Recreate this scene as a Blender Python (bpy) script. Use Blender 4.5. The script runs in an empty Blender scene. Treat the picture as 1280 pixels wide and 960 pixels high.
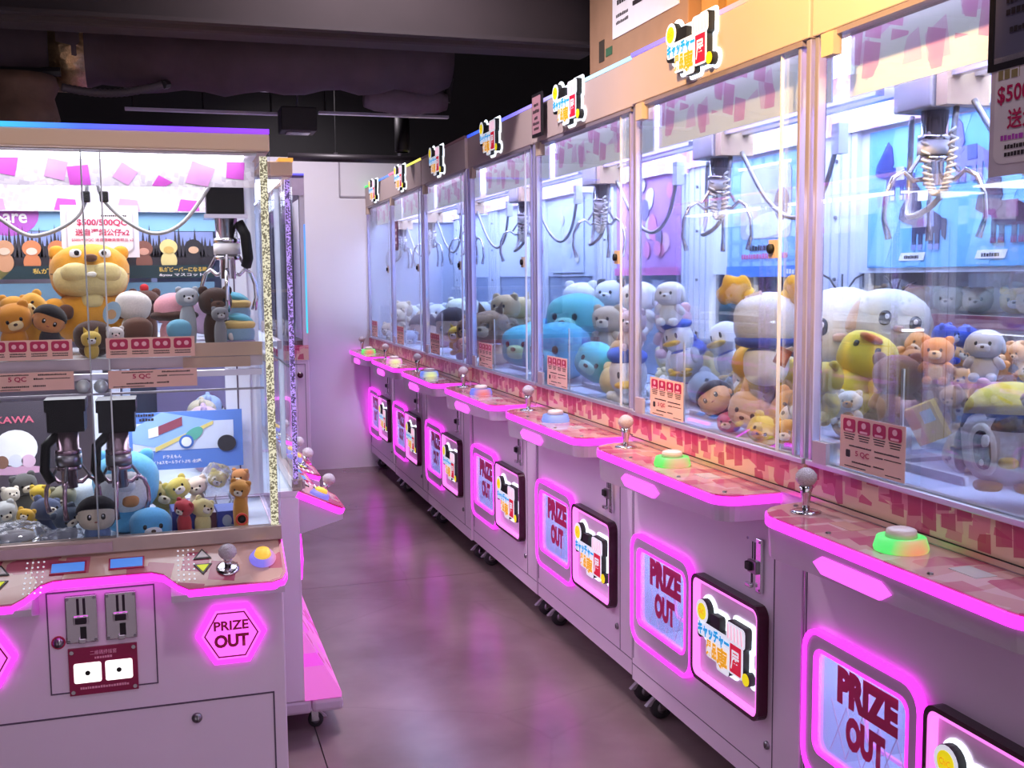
import bpy, bmesh, math, random
from mathutils import Vector, Matrix, Euler
random.seed(7)
S = bpy.context.scene
COL = S.collection
R = math.radians

# ------------------------------------------------------------------ camera
FPX, YAW, PITCH, ROLL, CAMZ = 1340.0, 0.304208, -0.0991375, -0.00996542, 1.43728
fw = Vector((math.sin(YAW)*math.cos(PITCH), math.cos(YAW)*math.cos(PITCH), math.sin(PITCH)))
rt0 = Vector((math.cos(YAW), -math.sin(YAW), 0)); up0 = rt0.cross(fw)
rt = rt0*math.cos(ROLL)+up0*math.sin(ROLL); up = -rt0*math.sin(ROLL)+up0*math.cos(ROLL)
CAM = Vector((0, 0, CAMZ))
cam = bpy.data.objects.new('camera', bpy.data.cameras.new('camera'))
COL.objects.link(cam)
cam.data.sensor_width = 36; cam.data.lens = FPX/1280*36; cam.data.clip_start = .05
m3 = Matrix((rt, up, -fw)).transposed()
cam.matrix_world = Matrix.Translation(CAM) @ m3.to_4x4()
S.camera = cam
# a pixel gives a direction; the distance comes from the plane a thing touches
def ray(u, v): return rt*((u-640)/FPX) - up*((v-480)/FPX) + fw
def on(u, v, ax, val):
    d = ray(u, v); return CAM + d*((val-CAM[ax])/d[ax])
def mpp(p): return (Vector(p)-CAM).dot(fw)/FPX        # metres per pixel at a point

# ------------------------------------------------------------------ world, lamps, exposure
w = bpy.data.worlds.new('World'); S.world = w; w.use_nodes = True
w.node_tree.nodes['Background'].inputs[0].default_value = (.90, .77, .92, 1)
w.node_tree.nodes['Background'].inputs[1].default_value = .95
S.view_settings.view_transform = 'Standard'; S.view_settings.look = 'None'
S.view_settings.exposure = 0.0; S.view_settings.gamma = 1.0
S.view_settings.use_curve_mapping = False
try:
    S.cycles.transparent_max_bounces = 32; S.cycles.max_bounces = 10
    S.cycles.diffuse_bounces = 3; S.cycles.glossy_bounces = 3
    S.cycles.caustics_reflective = False; S.cycles.caustics_refractive = False
    S.cycles.sample_clamp_indirect = 6
except Exception: pass

def lamp(name, typ, loc, target, power, color, size=.2, spot=60, blend=.5):
    l = bpy.data.lights.new(name, typ); l.energy = power; l.color = color
    if typ == 'AREA': l.size = size
    else: l.shadow_soft_size = size
    if typ == 'SPOT': l.spot_size = R(spot); l.spot_blend = blend
    o = bpy.data.objects.new(name, l); COL.objects.link(o); o.location = loc
    d = Vector(target)-Vector(loc); o.rotation_euler = d.to_track_quat('-Z', 'Y').to_euler()
    return o
lamp('entrance_spot_lamp', 'SPOT', (.35, 1.45, 2.75), (1.40, 2.25, 2.06), 430, (1, .58, .20), .06, 56, .5)
lamp('entrance_spot_lamp', 'SPOT', (-.35, .85, 2.75), (-.2, 2.7, 1.77), 24, (1, .68, .36), .06, 30, .6)
lamp('aisle_downlight_lamp', 'SPOT', (.75, 3.6, 3.2), (.78, 3.9, 0), 210, (1, .88, .95), .10, 120, .9)
lamp('aisle_downlight_lamp', 'SPOT', (.75, 6.9, 3.2), (.95, 7.5, .4), 165, (1, .88, .97), .10, 120, .9)
lamp('aisle_downlight_lamp', 'SPOT', (.35, .6, 3.2), (.5, 1.7, 0), 55, (1, .88, .97), .10, 120, .9)
lamp('rear_fill_lamp', 'SPOT', (2.65, 3.3, 3.1), (2.7, 3.4, 0), 520, (1, .95, .95), .12, 130, .9)  # unseen lamp, added to brighten the shelving behind the row

# ------------------------------------------------------------------ materials
def lin(h):
    h = h.lstrip('#'); c = [int(h[i:i+2], 16)/255 for i in (0, 2, 4)]
    return tuple((x/12.92 if x <= .04045 else ((x+.055)/1.055)**2.4) for x in c)+(1,)
MC = {}
def nt(name):
    m = bpy.data.materials.new(name); m.use_nodes = True
    return m, m.node_tree.nodes, m.node_tree.links, m.node_tree.nodes['Principled BSDF']
def mat(hexc, rough=.45, metal=0, var=.06, scale=18, bump=0, coat=0, spec=.5):
    key = ('m', hexc, rough, metal, var, scale, bump, coat)
    if key in MC: return MC[key]
    m, N, L, b = nt('surface_'+hexc.strip('#'))
    b.inputs['Roughness'].default_value = rough; b.inputs['Metallic'].default_value = metal
    b.inputs['Coat Weight'].default_value = coat; b.inputs['Specular IOR Level'].default_value = spec
    c = lin(hexc); tc = N.new('ShaderNodeTexCoord'); n = N.new('ShaderNodeTexNoise')
    n.inputs['Scale'].default_value = scale; n.inputs['Detail'].default_value = 4
    L.new(tc.outputs['Object'], n.inputs['Vector'])
    r = N.new('ShaderNodeValToRGB'); L.new(n.outputs['Fac'], r.inputs[0])
    r.color_ramp.elements[0].position = .3; r.color_ramp.elements[1].position = .7
    r.color_ramp.elements[0].color = tuple(x*(1-var) for x in c[:3])+(1,)
    r.color_ramp.elements[1].color = tuple(min(1, x*(1+var)) for x in c[:3])+(1,)
    L.new(r.outputs[0], b.inputs['Base Color'])
    if bump:
        bp = N.new('ShaderNodeBump'); bp.inputs['Strength'].default_value = bump; bp.inputs['Distance'].default_value = .01
        L.new(n.outputs['Fac'], bp.inputs['Height']); L.new(bp.outputs[0], b.inputs['Normal'])
    MC[key] = m; return m
def plush_mat(hexc):
    key = ('p', hexc)
    if key in MC: return MC[key]
    m, N, L, b = nt('plush_'+hexc.strip('#'))
    b.inputs['Roughness'].default_value = .9; b.inputs['Specular IOR Level'].default_value = .15
    b.inputs['Sheen Weight'].default_value = .25; b.inputs['Sheen Roughness'].default_value = .5
    c = lin(hexc); tc = N.new('ShaderNodeTexCoord'); n = N.new('ShaderNodeTexNoise')
    n.inputs['Scale'].default_value = 11; n.inputs['Detail'].default_value = 8; n.inputs['Roughness'].default_value = .8
    L.new(tc.outputs['Object'], n.inputs['Vector'])
    r = N.new('ShaderNodeValToRGB'); L.new(n.outputs['Fac'], r.inputs[0])
    r.color_ramp.elements[0].position = .3; r.color_ramp.elements[1].position = .7
    r.color_ramp.elements[0].color = tuple(x*.80 for x in c[:3])+(1,); r.color_ramp.elements[1].color = tuple(min(1, x*1.08) for x in c[:3])+(1,)
    L.new(r.outputs[0], b.inputs['Base Color'])
    bp = N.new('ShaderNodeBump'); bp.inputs['Strength'].default_value = .3; bp.inputs['Distance'].default_value = .02
    L.new(n.outputs['Fac'], bp.inputs['Height']); L.new(bp.outputs[0], b.inputs['Normal'])
    MC[key] = m; return m
def emit(hexc, strength, rgb=None):
    key = ('e', hexc, strength, rgb)
    if rgb: strength = 1.0
    if key in MC: return MC[key]
    m, N, L, b = nt('lit_'+hexc.strip('#'))
    mx_ = max(rgb or lin(hexc)); b.inputs['Base Color'].default_value = tuple(.7*x/max(mx_, .01) for x in (rgb or lin(hexc))[:3])+(1,)
    b.inputs['Emission Color'].default_value = rgb or lin(hexc); b.inputs['Emission Strength'].default_value = strength
    MC[key] = m; return m
def ramp_emit(cols, length, strength, axis=0):
    key = ('r', tuple(cols), length, strength, axis)
    if key in MC: return MC[key]
    m, N, L, b = nt('led_gradient')
    tc = N.new('ShaderNodeTexCoord'); sx = N.new('ShaderNodeSeparateXYZ'); L.new(tc.outputs['Object'], sx.inputs[0])
    d = N.new('ShaderNodeMath'); d.operation = 'DIVIDE'; d.inputs[1].default_value = length; L.new(sx.outputs[axis], d.inputs[0])
    r = N.new('ShaderNodeValToRGB'); L.new(d.outputs[0], r.inputs[0])
    el = r.color_ramp.elements
    while len(el) < len(cols): el.new(.5)
    for i, c in enumerate(cols): el[i].position = i/(len(cols)-1); el[i].color = lin(c)
    L.new(r.outputs[0], b.inputs['Emission Color']); b.inputs['Emission Strength'].default_value = strength
    b.inputs['Base Color'].default_value = (.08, .08, .08, 1)
    MC[key] = m; return m
def glass(tint='#ffffff', refl=1.0, rough=0.0, haze=0.0):
    key = ('g', tint, refl, rough, haze)
    if key in MC: return MC[key]
    m = bpy.data.materials.new('clear_pane'); m.use_nodes = True; N = m.node_tree.nodes; L = m.node_tree.links
    for n in list(N): N.remove(n)
    out = N.new('ShaderNodeOutputMaterial'); t = N.new('ShaderNodeBsdfTransparent'); t.inputs[0].default_value = lin(tint)
    g = N.new('ShaderNodeBsdfGlossy'); g.inputs['Roughness'].default_value = rough
    f = N.new('ShaderNodeFresnel'); f.inputs['IOR'].default_value = 1.4
    mu = N.new('ShaderNodeMath'); mu.operation = 'MULTIPLY'; mu.inputs[1].default_value = refl; L.new(f.outputs[0], mu.inputs[0])
    mx = N.new('ShaderNodeMixShader'); L.new(mu.outputs[0], mx.inputs[0]); L.new(t.outputs[0], mx.inputs[1]); L.new(g.outputs[0], mx.inputs[2])
    last = mx
    if haze:
        df = N.new('ShaderNodeBsdfDiffuse'); df.inputs[0].default_value = (.9, .92, 1, 1)
        m2 = N.new('ShaderNodeMixShader'); m2.inputs[0].default_value = haze
        L.new(mx.outputs[0], m2.inputs[1]); L.new(df.outputs[0], m2.inputs[2]); last = m2
    L.new(last.outputs[0], out.inputs[0])
    MC[key] = m; return m
def confetti(base, shades, scale=14, thr=.42, rough=.3, axes=('X', 'Z'), stretch=.75, fade=None, glow=0):
    """printed sheet with scattered pink paper-square pattern"""
    key = ('c', base, tuple(shades), scale, thr, rough, axes, fade, glow)
    if key in MC: return MC[key]
    m, N, L, b = nt('printed_squares'); b.inputs['Roughness'].default_value = rough
    tc = N.new('ShaderNodeTexCoord'); sx = N.new('ShaderNodeSeparateXYZ'); L.new(tc.outputs['Object'], sx.inputs[0])
    prev = None
    for i, sh in enumerate(shades):
        cb = N.new('ShaderNodeCombineXYZ'); L.new(sx.outputs[axes[0]], cb.inputs[0]); L.new(sx.outputs[axes[1]], cb.inputs[1])
        mp = N.new('ShaderNodeMapping'); mp.inputs['Location'].default_value = (3.7*i, 1.3*i, 0)
        mp.inputs['Rotation'].default_value = (0, 0, (-.28, .2, .05, -.12)[i % 4]); mp.inputs['Scale'].default_value = (1, stretch, 1)
        L.new(cb.outputs[0], mp.inputs['Vector'])
        v = N.new('ShaderNodeTexVoronoi'); v.voronoi_dimensions = '2D'; v.distance = 'CHEBYCHEV'
        v.inputs['Scale'].default_value = scale*(1+.18*i); v.inputs['Randomness'].default_value = .8
        L.new(mp.outputs[0], v.inputs['Vector'])
        lt = N.new('ShaderNodeMath'); lt.operation = 'LESS_THAN'; L.new(v.outputs['Distance'], lt.inputs[0]); lt.inputs[1].default_value = .40
        sc = N.new('ShaderNodeSeparateColor'); L.new(v.outputs['Color'], sc.inputs[0])
        l2 = N.new('ShaderNodeMath'); l2.operation = 'LESS_THAN'; L.new(sc.outputs[0], l2.inputs[0])
        if fade:   # pattern denser towards the top edge of the print
            mr = N.new('ShaderNodeMapRange'); mr.inputs[1].default_value = fade[0]; mr.inputs[2].default_value = fade[1]
            mr.inputs[3].default_value = 0; mr.inputs[4].default_value = min(1, thr*1.9); L.new(sx.outputs[axes[1]], mr.inputs[0]); L.new(mr.outputs[0], l2.inputs[1])
        else: l2.inputs[1].default_value = thr
        mu = N.new('ShaderNodeMath'); mu.operation = 'MULTIPLY'; L.new(lt.outputs[0], mu.inputs[0]); L.new(l2.outputs[0], mu.inputs[1])
        m8 = N.new('ShaderNodeMath'); m8.operation = 'MULTIPLY'; m8.inputs[1].default_value = .85; L.new(mu.outputs[0], m8.inputs[0])
        mix = N.new('ShaderNodeMix'); mix.data_type = 'RGBA'; L.new(m8.outputs[0], mix.inputs['Factor'])
        if prev is None: mix.inputs[6].default_value = lin(base)
        else: L.new(prev, mix.inputs[6])
        mix.inputs[7].default_value = lin(sh); prev = mix.outputs[2]
    L.new(prev, b.inputs['Base Color'])
    if glow: L.new(prev, b.inputs['Emission Color']); b.inputs['Emission Strength'].default_value = glow
    MC[key] = m; return m
def glitter(c1, c2, strength, scale=300):
    key = ('gl', c1, c2, strength)
    if key in MC: return MC[key]
    m, N, L, b = nt('sparkle_led'); tc = N.new('ShaderNodeTexCoord')
    v = N.new('ShaderNodeTexVoronoi'); v.inputs['Scale'].default_value = scale; L.new(tc.outputs['Object'], v.inputs['Vector'])
    r = N.new('ShaderNodeValToRGB'); r.color_ramp.interpolation = 'CONSTANT'
    r.color_ramp.elements[0].color = lin(c1); r.color_ramp.elements[1].color = lin(c2); r.color_ramp.elements[1].position = .52
    sc = N.new('ShaderNodeSeparateColor'); L.new(v.outputs['Color'], sc.inputs[0]); L.new(sc.outputs[1], r.inputs[0])
    L.new(r.outputs[0], b.inputs['Emission Color']); b.inputs['Emission Strength'].default_value = strength
    b.inputs['Base Color'].default_value = (.05, .05, .05, 1)
    MC[key] = m; return m
def floor_mat():
    m, N, L, b = nt('polished_concrete'); tc = N.new('ShaderNodeTexCoord')
    n = N.new('ShaderNodeTexNoise'); n.inputs['Scale'].default_value = 1.6; n.inputs['Detail'].default_value = 8; L.new(tc.outputs['Object'], n.inputs[0])
    n2 = N.new('ShaderNodeTexNoise'); n2.inputs['Scale'].default_value = 26; n2.inputs['Detail'].default_value = 5; L.new(tc.outputs['Object'], n2.inputs[0])
    r = N.new('ShaderNodeValToRGB'); r.color_ramp.elements[0].color = lin('#6f5c5e'); r.color_ramp.elements[1].color = lin('#927c7e')
    r.color_ramp.elements[0].position = .35; r.color_ramp.elements[1].position = .68; L.new(n.outputs['Fac'], r.inputs[0])
    v = N.new('ShaderNodeTexVoronoi'); v.feature = 'DISTANCE_TO_EDGE'; v.inputs['Scale'].default_value = .9
    nn = N.new('ShaderNodeMix'); nn.data_type = 'VECTOR'; nn.inputs['Factor'].default_value = .12
    L.new(tc.outputs['Object'], nn.inputs[4]); L.new(n.outputs['Color'], nn.inputs[5]); L.new(nn.outputs[1], v.inputs['Vector'])
    cr = N.new('ShaderNodeMapRange'); cr.inputs[1].default_value = 0; cr.inputs[2].default_value = .006; cr.inputs[3].default_value = .92; cr.inputs[4].default_value = 1; L.new(v.outputs['Distance'], cr.inputs[0])
    mu = N.new('ShaderNodeVectorMath'); mu.operation = 'SCALE'; L.new(r.outputs[0], mu.inputs[0]); L.new(cr.outputs[0], mu.inputs['Scale'])
    L.new(mu.outputs[0], b.inputs['Base Color'])
    rr = N.new('ShaderNodeMapRange'); rr.inputs[3].default_value = .19; rr.inputs[4].default_value = .27; L.new(n2.outputs['Fac'], rr.inputs[0]); L.new(rr.outputs[0], b.inputs['Roughness'])
    bp = N.new('ShaderNodeBump'); bp.inputs['Strength'].default_value = .004; L.new(n2.outputs['Fac'], bp.inputs['Height']); L.new(bp.outputs[0], b.inputs['Normal'])
    return m

LILAC = mat('#e4cfe3', .38, 0, .02, 6); LILAC2 = mat('#c8b4c8', .35, 0, .02, 6); WHITE = mat('#e8eaf2', .4, 0, .02, 6)
CHROME = mat('#d8d4da', .16, 1, .02); STEEL = mat('#8d898f', .3, .9, .05); DARK = mat('#17141a', .5, 0, .05); BLACK = mat('#060507', .6, 0, .05)
GROOVE = mat('#57465c', .7, 0, .02); RUBBER = mat('#2b272c', .7, 0, .05); MAROON = mat('#3b0a22', .25, 0, .03); CRIMSON = mat('#b3124f', .4, 0, .04)
LETTER = mat('#c81660', .4, 0, 0); CREAM = mat('#bca9a4', .5, 0, .02, 5); ALU = mat('#cfcbd6', .28, .7, .03); INK = mat('#2a2024', .6, 0, 0); PAPER = mat('#f2eef0', .6, 0, .02)
PINKPAPER = mat('#eabfb4', .55, 0, .03); ORANGEPL = mat('#c4ad98', .5, 0, .02)
PINK = emit('#ff40ff', 1.0, (2.4, .075, 2.3, 1)); PINKSOFT = emit('#ff80e8', 1.0, (1.1, .26, .95, 1)); HOT = emit('#ff50f8', 1.0, (1.3, .16, 1.25, 1))
WHITELED = emit('#ffffff', 1.0, (1.5, 1.65, 1.8, 1))
TUBE = emit('#eef2ff', 1.0, (11, 12.5, 16, 1))
PANEL = emit('#eef2ff', 2.0, (9.8, 11.6, 16.6, 1)); PANELW = emit('#fff4f6', 2.0, (6.0, 5.8, 6.2, 1))
TUBE_WARM = emit('#fff6f8', 1.0, (10, 9.6, 10, 1))
PANE = glass('#f9fcff', .45); LPANE = glass('#fbfdff', .22); ACRYL = glass('#f8fafd', .3, .02, .01); CLEARPL = glass('#f4f6fa', 1.6, .06, .18); SIDEPANE = glass('#f8fbff', .3)
BAND = confetti('#e6bda8', ['#e2949c', '#cc3f72', '#d96f8e', '#b8245c'], 13, .48, .3, ('X', 'Z'), .62, (.905, 1.0))
CONTOP = confetti('#cf9a98', ['#dbb0b0', '#b84c70', '#c47484'], 10, .32, .08, ('X', 'Y'), .8)
VALANCE = confetti('#eef0fa', ['#e6c2ea', '#dc9ad2'], 12, .45, .4, ('X', 'Z'), .7, (1.84, 2.0), .55)  # glow in the print stands in for strip light falling on it
VALANCE_S = confetti('#eef0fa', ['#e6c2ea', '#dc9ad2'], 12, .45, .4, ('Y', 'Z'), .7, (1.84, 2.0), .35)  # weaker glow, again in place of light on the side valance
TOPDECO = confetti('#efeaf0', ['#eccbe6', '#d24fae'], 8, .30, .4, ('X', 'Z'), .9)
SLOPE = confetti('#f07ad8', ['#ff5af0', '#d04a98'], 12, .4, .2, ('X', 'Z'), 1.6, None, .55)
FLOORM = floor_mat()

# ------------------------------------------------------------------ mesh helpers
class MB:
    def __init__(s): s.v = []; s.f = []; s.m = []; s.cur = 0; s.mats = []
    def use(s, m):
        if m not in s.mats: s.mats.append(m)
        s.cur = s.mats.index(m); return s
    def add(s, vs, fs):
        o = len(s.v); s.v += [tuple(x) for x in vs]; s.f += [tuple(i+o for i in q) for q in fs]; s.m += [s.cur]*len(fs); return s
    def box(s, x0, x1, y0, y1, z0, z1):
        return s.add([(x0,y0,z0),(x1,y0,z0),(x1,y1,z0),(x0,y1,z0),(x0,y0,z1),(x1,y0,z1),(x1,y1,z1),(x0,y1,z1)],
                     [(0,3,2,1),(4,5,6,7),(0,1,5,4),(1,2,6,5),(2,3,7,6),(3,0,4,7)])
    def prism(s, poly, lo, hi, axis='y'):
        # poly (a,b): axis y -> (x,z); axis z -> (x,y); axis x -> (y,z)
        def P(a, b, c): return {'y': (a, c, b), 'z': (a, b, c), 'x': (c, a, b)}[axis]
        n = len(poly); vs = [P(a, b, lo) for a, b in poly]+[P(a, b, hi) for a, b in poly]
        return s.add(vs, [tuple(range(n)), tuple(range(2*n-1, n-1, -1))]+[(i, i+n, (i+1) % n+n, (i+1) % n) for i in range(n)])
    def ring(s, out, inn, lo, hi, axis='y'):
        def P(a, b, c): return {'y': (a, c, b), 'z': (a, b, c), 'x': (c, a, b)}[axis]
        n = len(out); vs = [P(*p, lo) for p in out]+[P(*p, lo) for p in inn]+[P(*p, hi) for p in out]+[P(*p, hi) for p in inn]
        fs = []
        for i in range(n):
            j = (i+1) % n
            fs += [(i, j, j+n, i+n), (i+2*n, i+3*n, j+3*n, j+2*n), (i, i+2*n, j+2*n, j), (i+n, j+n, j+3*n, i+3*n)]
        return s.add(vs, fs)
    def tube(s, path, r, n=8, close=False, radii=None):
        pts = [Vector(p) for p in path]; k = len(pts); vs = []; fs = []
        ref = Vector((0, 0, 1))
        for i, p in enumerate(pts):
            t = (pts[min(i+1, k-1)]-pts[max(i-1, 0)]).normalized()
            if abs(t.dot(ref)) > .95: ref = Vector((1, 0, 0)) if abs(t.x) < .9 else Vector((0, 1, 0))
            a = t.cross(ref).normalized(); b = t.cross(a).normalized(); ref = -b if abs(b.dot(ref)) > .2 and b.dot(ref) < 0 else b
            rr = radii[i] if radii else r
            for q in range(n):
                th = 2*math.pi*q/n; vs.append(p+a*(rr*math.cos(th))+b*(rr*math.sin(th)))
        for i in range(k-1):
            for q in range(n): fs.append((i*n+q, i*n+(q+1) % n, (i+1)*n+(q+1) % n, (i+1)*n+q))
        fs += [tuple(range(n-1, -1, -1)), tuple(range((k-1)*n, k*n))]
        return s.add(vs, fs)
    def lathe(s, prof, c=(0, 0, 0), n=20, axis='z'):
        vs = []; fs = []; c = Vector(c)
        for r, h in prof:
            for q in range(n):
                th = 2*math.pi*q/n; a, b = r*math.cos(th), r*math.sin(th)
                vs.append(c+Vector({'z': (a, b, h), 'y': (a, h, b), 'x': (h, a, b)}[axis]))
        k = len(prof)
        for i in range(k-1):
            for q in range(n): fs.append((i*n+q, i*n+(q+1) % n, (i+1)*n+(q+1) % n, (i+1)*n+q))
        fs += [tuple(range(n-1, -1, -1)), tuple(range((k-1)*n, k*n))]
        return s.add(vs, fs)
    def mesh(s, name, m=None, smooth=False):
        me = bpy.data.meshes.new(name); me.from_pydata(s.v, [], s.f)
        for x in (s.mats or [m]): me.materials.append(x)
        if s.mats:
            for p, i in zip(me.polygons, s.m): p.material_index = i
        bm = bmesh.new(); bm.from_mesh(me); bmesh.ops.recalc_face_normals(bm, faces=bm.faces); bm.to_mesh(me); bm.free()
        if smooth:
            for p in me.polygons: p.use_smooth = True
        me.update(); return me
    def build(s, name, m=None, parent=None, smooth=False, bevel=0, loc=None, rot=None):
        return put(name, s.mesh(name, m, smooth), parent, loc, rot, bevel)
def put(name, me, parent=None, loc=None, rot=None, bevel=0, scale=None):
    o = bpy.data.objects.new(name, me); COL.objects.link(o); o.parent = parent
    if loc is not None: o.location = loc
    if rot is not None: o.rotation_euler = rot
    if scale is not None: o.scale = scale
    if bevel:
        b = o.modifiers.new('bevel', 'BEVEL'); b.width = bevel; b.segments = 2; b.limit_method = 'ANGLE'
    return o
def tag(o, label, cat=None, group=None, kind=None):
    if label: o['label'] = label
    if cat: o['category'] = cat
    if group: o['group'] = group
    if kind: o['kind'] = kind
    return o
def thing(name, label, cat, loc=(0, 0, 0), rz=0, group=None, rot=None):
    o = bpy.data.objects.new(name, None); COL.objects.link(o); o.empty_display_size = .05
    o.location = loc; o.rotation_euler = rot or (0, 0, rz); return tag(o, label, cat, group)
KIDS = {}
def copy_tree(o, parent=None):
    c = o.copy(); COL.objects.link(c); c.parent = parent
    for ch in [x for x in bpy.data.objects if x.parent == o]: copy_tree(ch, c)
    return c
def rrect(x0, x1, z0, z1, r, n=5):
    p = []
    for cx, cz, a in ((x1-r, z1-r, 0), (x0+r, z1-r, 90), (x0+r, z0+r, 180), (x1-r, z0+r, 270)):
        for i in range(n+1):
            t = R(a+90*i/n); p.append((cx+r*math.cos(t), cz+r*math.sin(t)))
    return p
def flat(name, poly, m, parent, y, th=.0012): return MB().prism(poly, y-th, y).build(name, m, parent)
def box(name, m, parent, *d, bevel=0): return MB().box(*d).build(name, m, parent, bevel=bevel)
TX = {}
def text_mesh(body, m, w, h, weight=.0, depth=.002):
    """flat lettering, lower-left corner at the origin, facing -y, stretched to w x h"""
    key = (body, m.name, w, h, weight)
    if key in TX: return TX[key]
    c = bpy.data.curves.new('lettering', 'FONT'); c.body = body; c.offset = weight; c.resolution_u = 3; c.align_x = 'CENTER' if '\n' in body else 'LEFT'
    o = bpy.data.objects.new('lettering', c); COL.objects.link(o); bpy.context.view_layer.update()
    me = bpy.data.meshes.new_from_object(o.evaluated_get(bpy.context.evaluated_depsgraph_get()))
    bpy.data.objects.remove(o); bpy.data.curves.remove(c)
    xs = [v.co.x for v in me.vertices]; ys = [v.co.y for v in me.vertices]
    sx = w/(max(xs)-min(xs)); sy = h/(max(ys)-min(ys)); x0, y0 = min(xs), min(ys)
    for v in me.vertices: v.co = ((v.co.x-x0)*sx, 0, (v.co.y-y0)*sy)
    me.materials.clear(); me.materials.append(m); me.update(); TX[key] = me; return me
def text(name, body, m, parent, x, y, z, w, h, weight=.0, rot=None):
    return put(name, text_mesh(body, m, w, h, weight), parent, (x, y, z), rot)
def prints(parent, m, lines, y, th=.0004, name='fine_print'):
    """rows of print too small to read: (x0, x1, z, height)"""
    b = MB(); rnd = random.Random(3)
    for x0, x1, z, h in lines:
        x = x0
        while x < x1:
            wd = h*rnd.uniform(.5, .95); b.box(x, min(x+wd, x1), y-th, y, z, z+h*rnd.uniform(.75, 1)); x += wd+h*.22
    return tag(b.build(name, m, parent), None, kind='stuff')

# shared soft shapes for toys
SH = {}
def shape(kind, m):
    key = (kind, m.name)
    if key in SH: return SH[key]
    bm = bmesh.new(); bmesh.ops.create_icosphere(bm, subdivisions=3, radius=1)
    for v in bm.verts:
        x, y, z = v.co
        if kind == 'ball':       # slightly squared, stuffed look
            k = (abs(x)**2.5+abs(y)**2.5+abs(z)**2.5)**(1/2.5); v.co /= k
            v.co *= 1+.018*math.sin(5*x+1)*math.cos(4*y)+.014*math.sin(6*z+2*y)
        elif kind == 'drop': s = 1-.38*(z*.5+.5); v.co = (x*s, y*s, z)
        elif kind == 'cone': s = max(.08, 1-.9*(z*.5+.5)); v.co = (x*s*1.1, y*s*.7, z)
        elif kind == 'cap':
            if z < 0: v.co.z = z*.12
        elif kind == 'paddle': v.co = (x, y*.45, z*(1+.25*math.cos(6*x)))
        elif kind == 'tuft':
            s = 1+.16*abs(math.sin(7*math.atan2(y, x)))*(1-abs(z)); v.co = (x*s, y*s, z)
    me = bpy.data.meshes.new(kind); bm.to_mesh(me); bm.free(); me.materials.append(m)
    for p in me.polygons: p.use_smooth = True
    SH[key] = me; return me
def ball(name, m, parent, loc, sc, rot=None, kind='ball'):
    if isinstance(sc, (int, float)): sc = (sc, sc, sc)
    return put(name, shape(kind, m), parent, loc, rot, 0, sc)

# ------------------------------------------------------------------ room
def struct(o, kind='structure'): o['kind'] = kind; return o
floor = struct(MB().box(-5, 4.2, -2.0, 8.12, -.12, -.012).build('floor', mat('#40373c', .6)))
for i, (x0, x1) in enumerate(((-4.6, -2.0), (-2.0, .38), (.38, 4.1))):
    for j, (y0, y1) in enumerate(((-1.9, .6), (.6, 2.55), (2.55, 4.95), (4.95, 6.6), (6.6, 8.1))):
        MB().box(x0+.002, x1-.002, y0+.002, y1-.002, -.012, 0).build('concrete_slab', FLOORM, floor)
WALLM = mat('#e2dfe6', .6, 0, .02, 3)
struct(MB().box(-5, 4.2, 8.10, 8.22, -.12, 2.33).build('wall_back', WALLM))
struct(MB().box(-5, 4.2, 8.12, 8.22, 2.33, 3.3).build('wall_back_upper', BLACK))
wr = struct(MB().box(3.95, 4.05, -2, 8.12, 0, 3.3).build('wall_right', mat('#8f8894', .7)))
wl = struct(MB().box(-3.6, -3.5, -2, 8.12, 0, 3.3).build('wall_left', mat('#3b3540', .7)))
struct(MB().box(-5, 4.2, -2, 8.22, 3.3, 3.4).build('ceiling', BLACK))
tr = MB()
p0, p1 = on(423, 203, 1, 8.12), on(423, 246, 1, 8.12)
tr.box(p0.x-.006, p0.x+.006, 8.094, 8.10, p1.z, 2.33); tr.box(p0.x, 1.9, 8.094, 8.10, p1.z-.006, p1.z+.006)
struct(tr.build('trim_1', mat('#a9a4ae', .6)))

# ------------------------------------------------------------------ ceiling services
DUCT = mat('#4a3d45', .8, 0, .12, 9, .4); FOIL = mat('#a58a66', .35, .85, .25, 40, .6)
def pxy(u, v, Y): return on(u, v, 1, Y)
a, b = pxy(-60, 10, 4.2), pxy(745, 32, 4.2)
bm_ = MB(); bm_.box(a.x, b.x, 4.2, 4.36, a.z-.03, a.z+.22)
t = thing('ceiling_beam', 'dark square beam running across under the ceiling', 'beam', (0, 0, 0)); bm_.build('beam_casing', mat('#2c2226', .8, 0, .1, 6), t, bevel=.02)
MB().box(a.x, b.x, 4.15, 4.2, a.z-.01, a.z+.005).build('beam_lip', mat('#2a2126', .8), t)
b = MB(); y0 = 5.2; c0, c1 = pxy(-40, 62, y0), pxy(560, 72, y0)
path = []; rad = []; rnd = random.Random(5)
for i in range(25):
    k = i/24; p = c0.lerp(c1, k); path.append((p.x, p.y, p.z+.01*math.sin(9*k)-.02*k)); rad.append(.155+.014*math.sin(i*1.7)+.01*rnd.random())
rad[-1] = .13
t = thing('air_duct', 'thick lagged air duct with foil tape below the ceiling', 'duct')
b.tube(path, .16, 20, radii=rad).build('lagging', DUCT, t, True)
q = pxy(85, 66, y0); MB().tube([(q.x-.065, q.y, q.z), (q.x+.075, q.y, q.z-.001)], .172, 20).build('foil_tape', FOIL, t, True)
tag(t, None); 
b = MB(); c0, c1 = pxy(455, 122, 5.35), pxy(558, 128, 5.35)
t = thing('canvas_sleeve', 'wrinkled cloth duct sleeve under the end of the lagged duct', 'duct')
path = [c0.lerp(c1, i/8) for i in range(9)]
b.tube(path, .06, 14, radii=[.035+.035*math.sin(math.pi*(.1+.85*i/8))+.006*(i % 2) for i in range(9)]).build('sleeve', mat('#6a5c66', .9, 0, .1, 20, .5), t, True)
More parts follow.
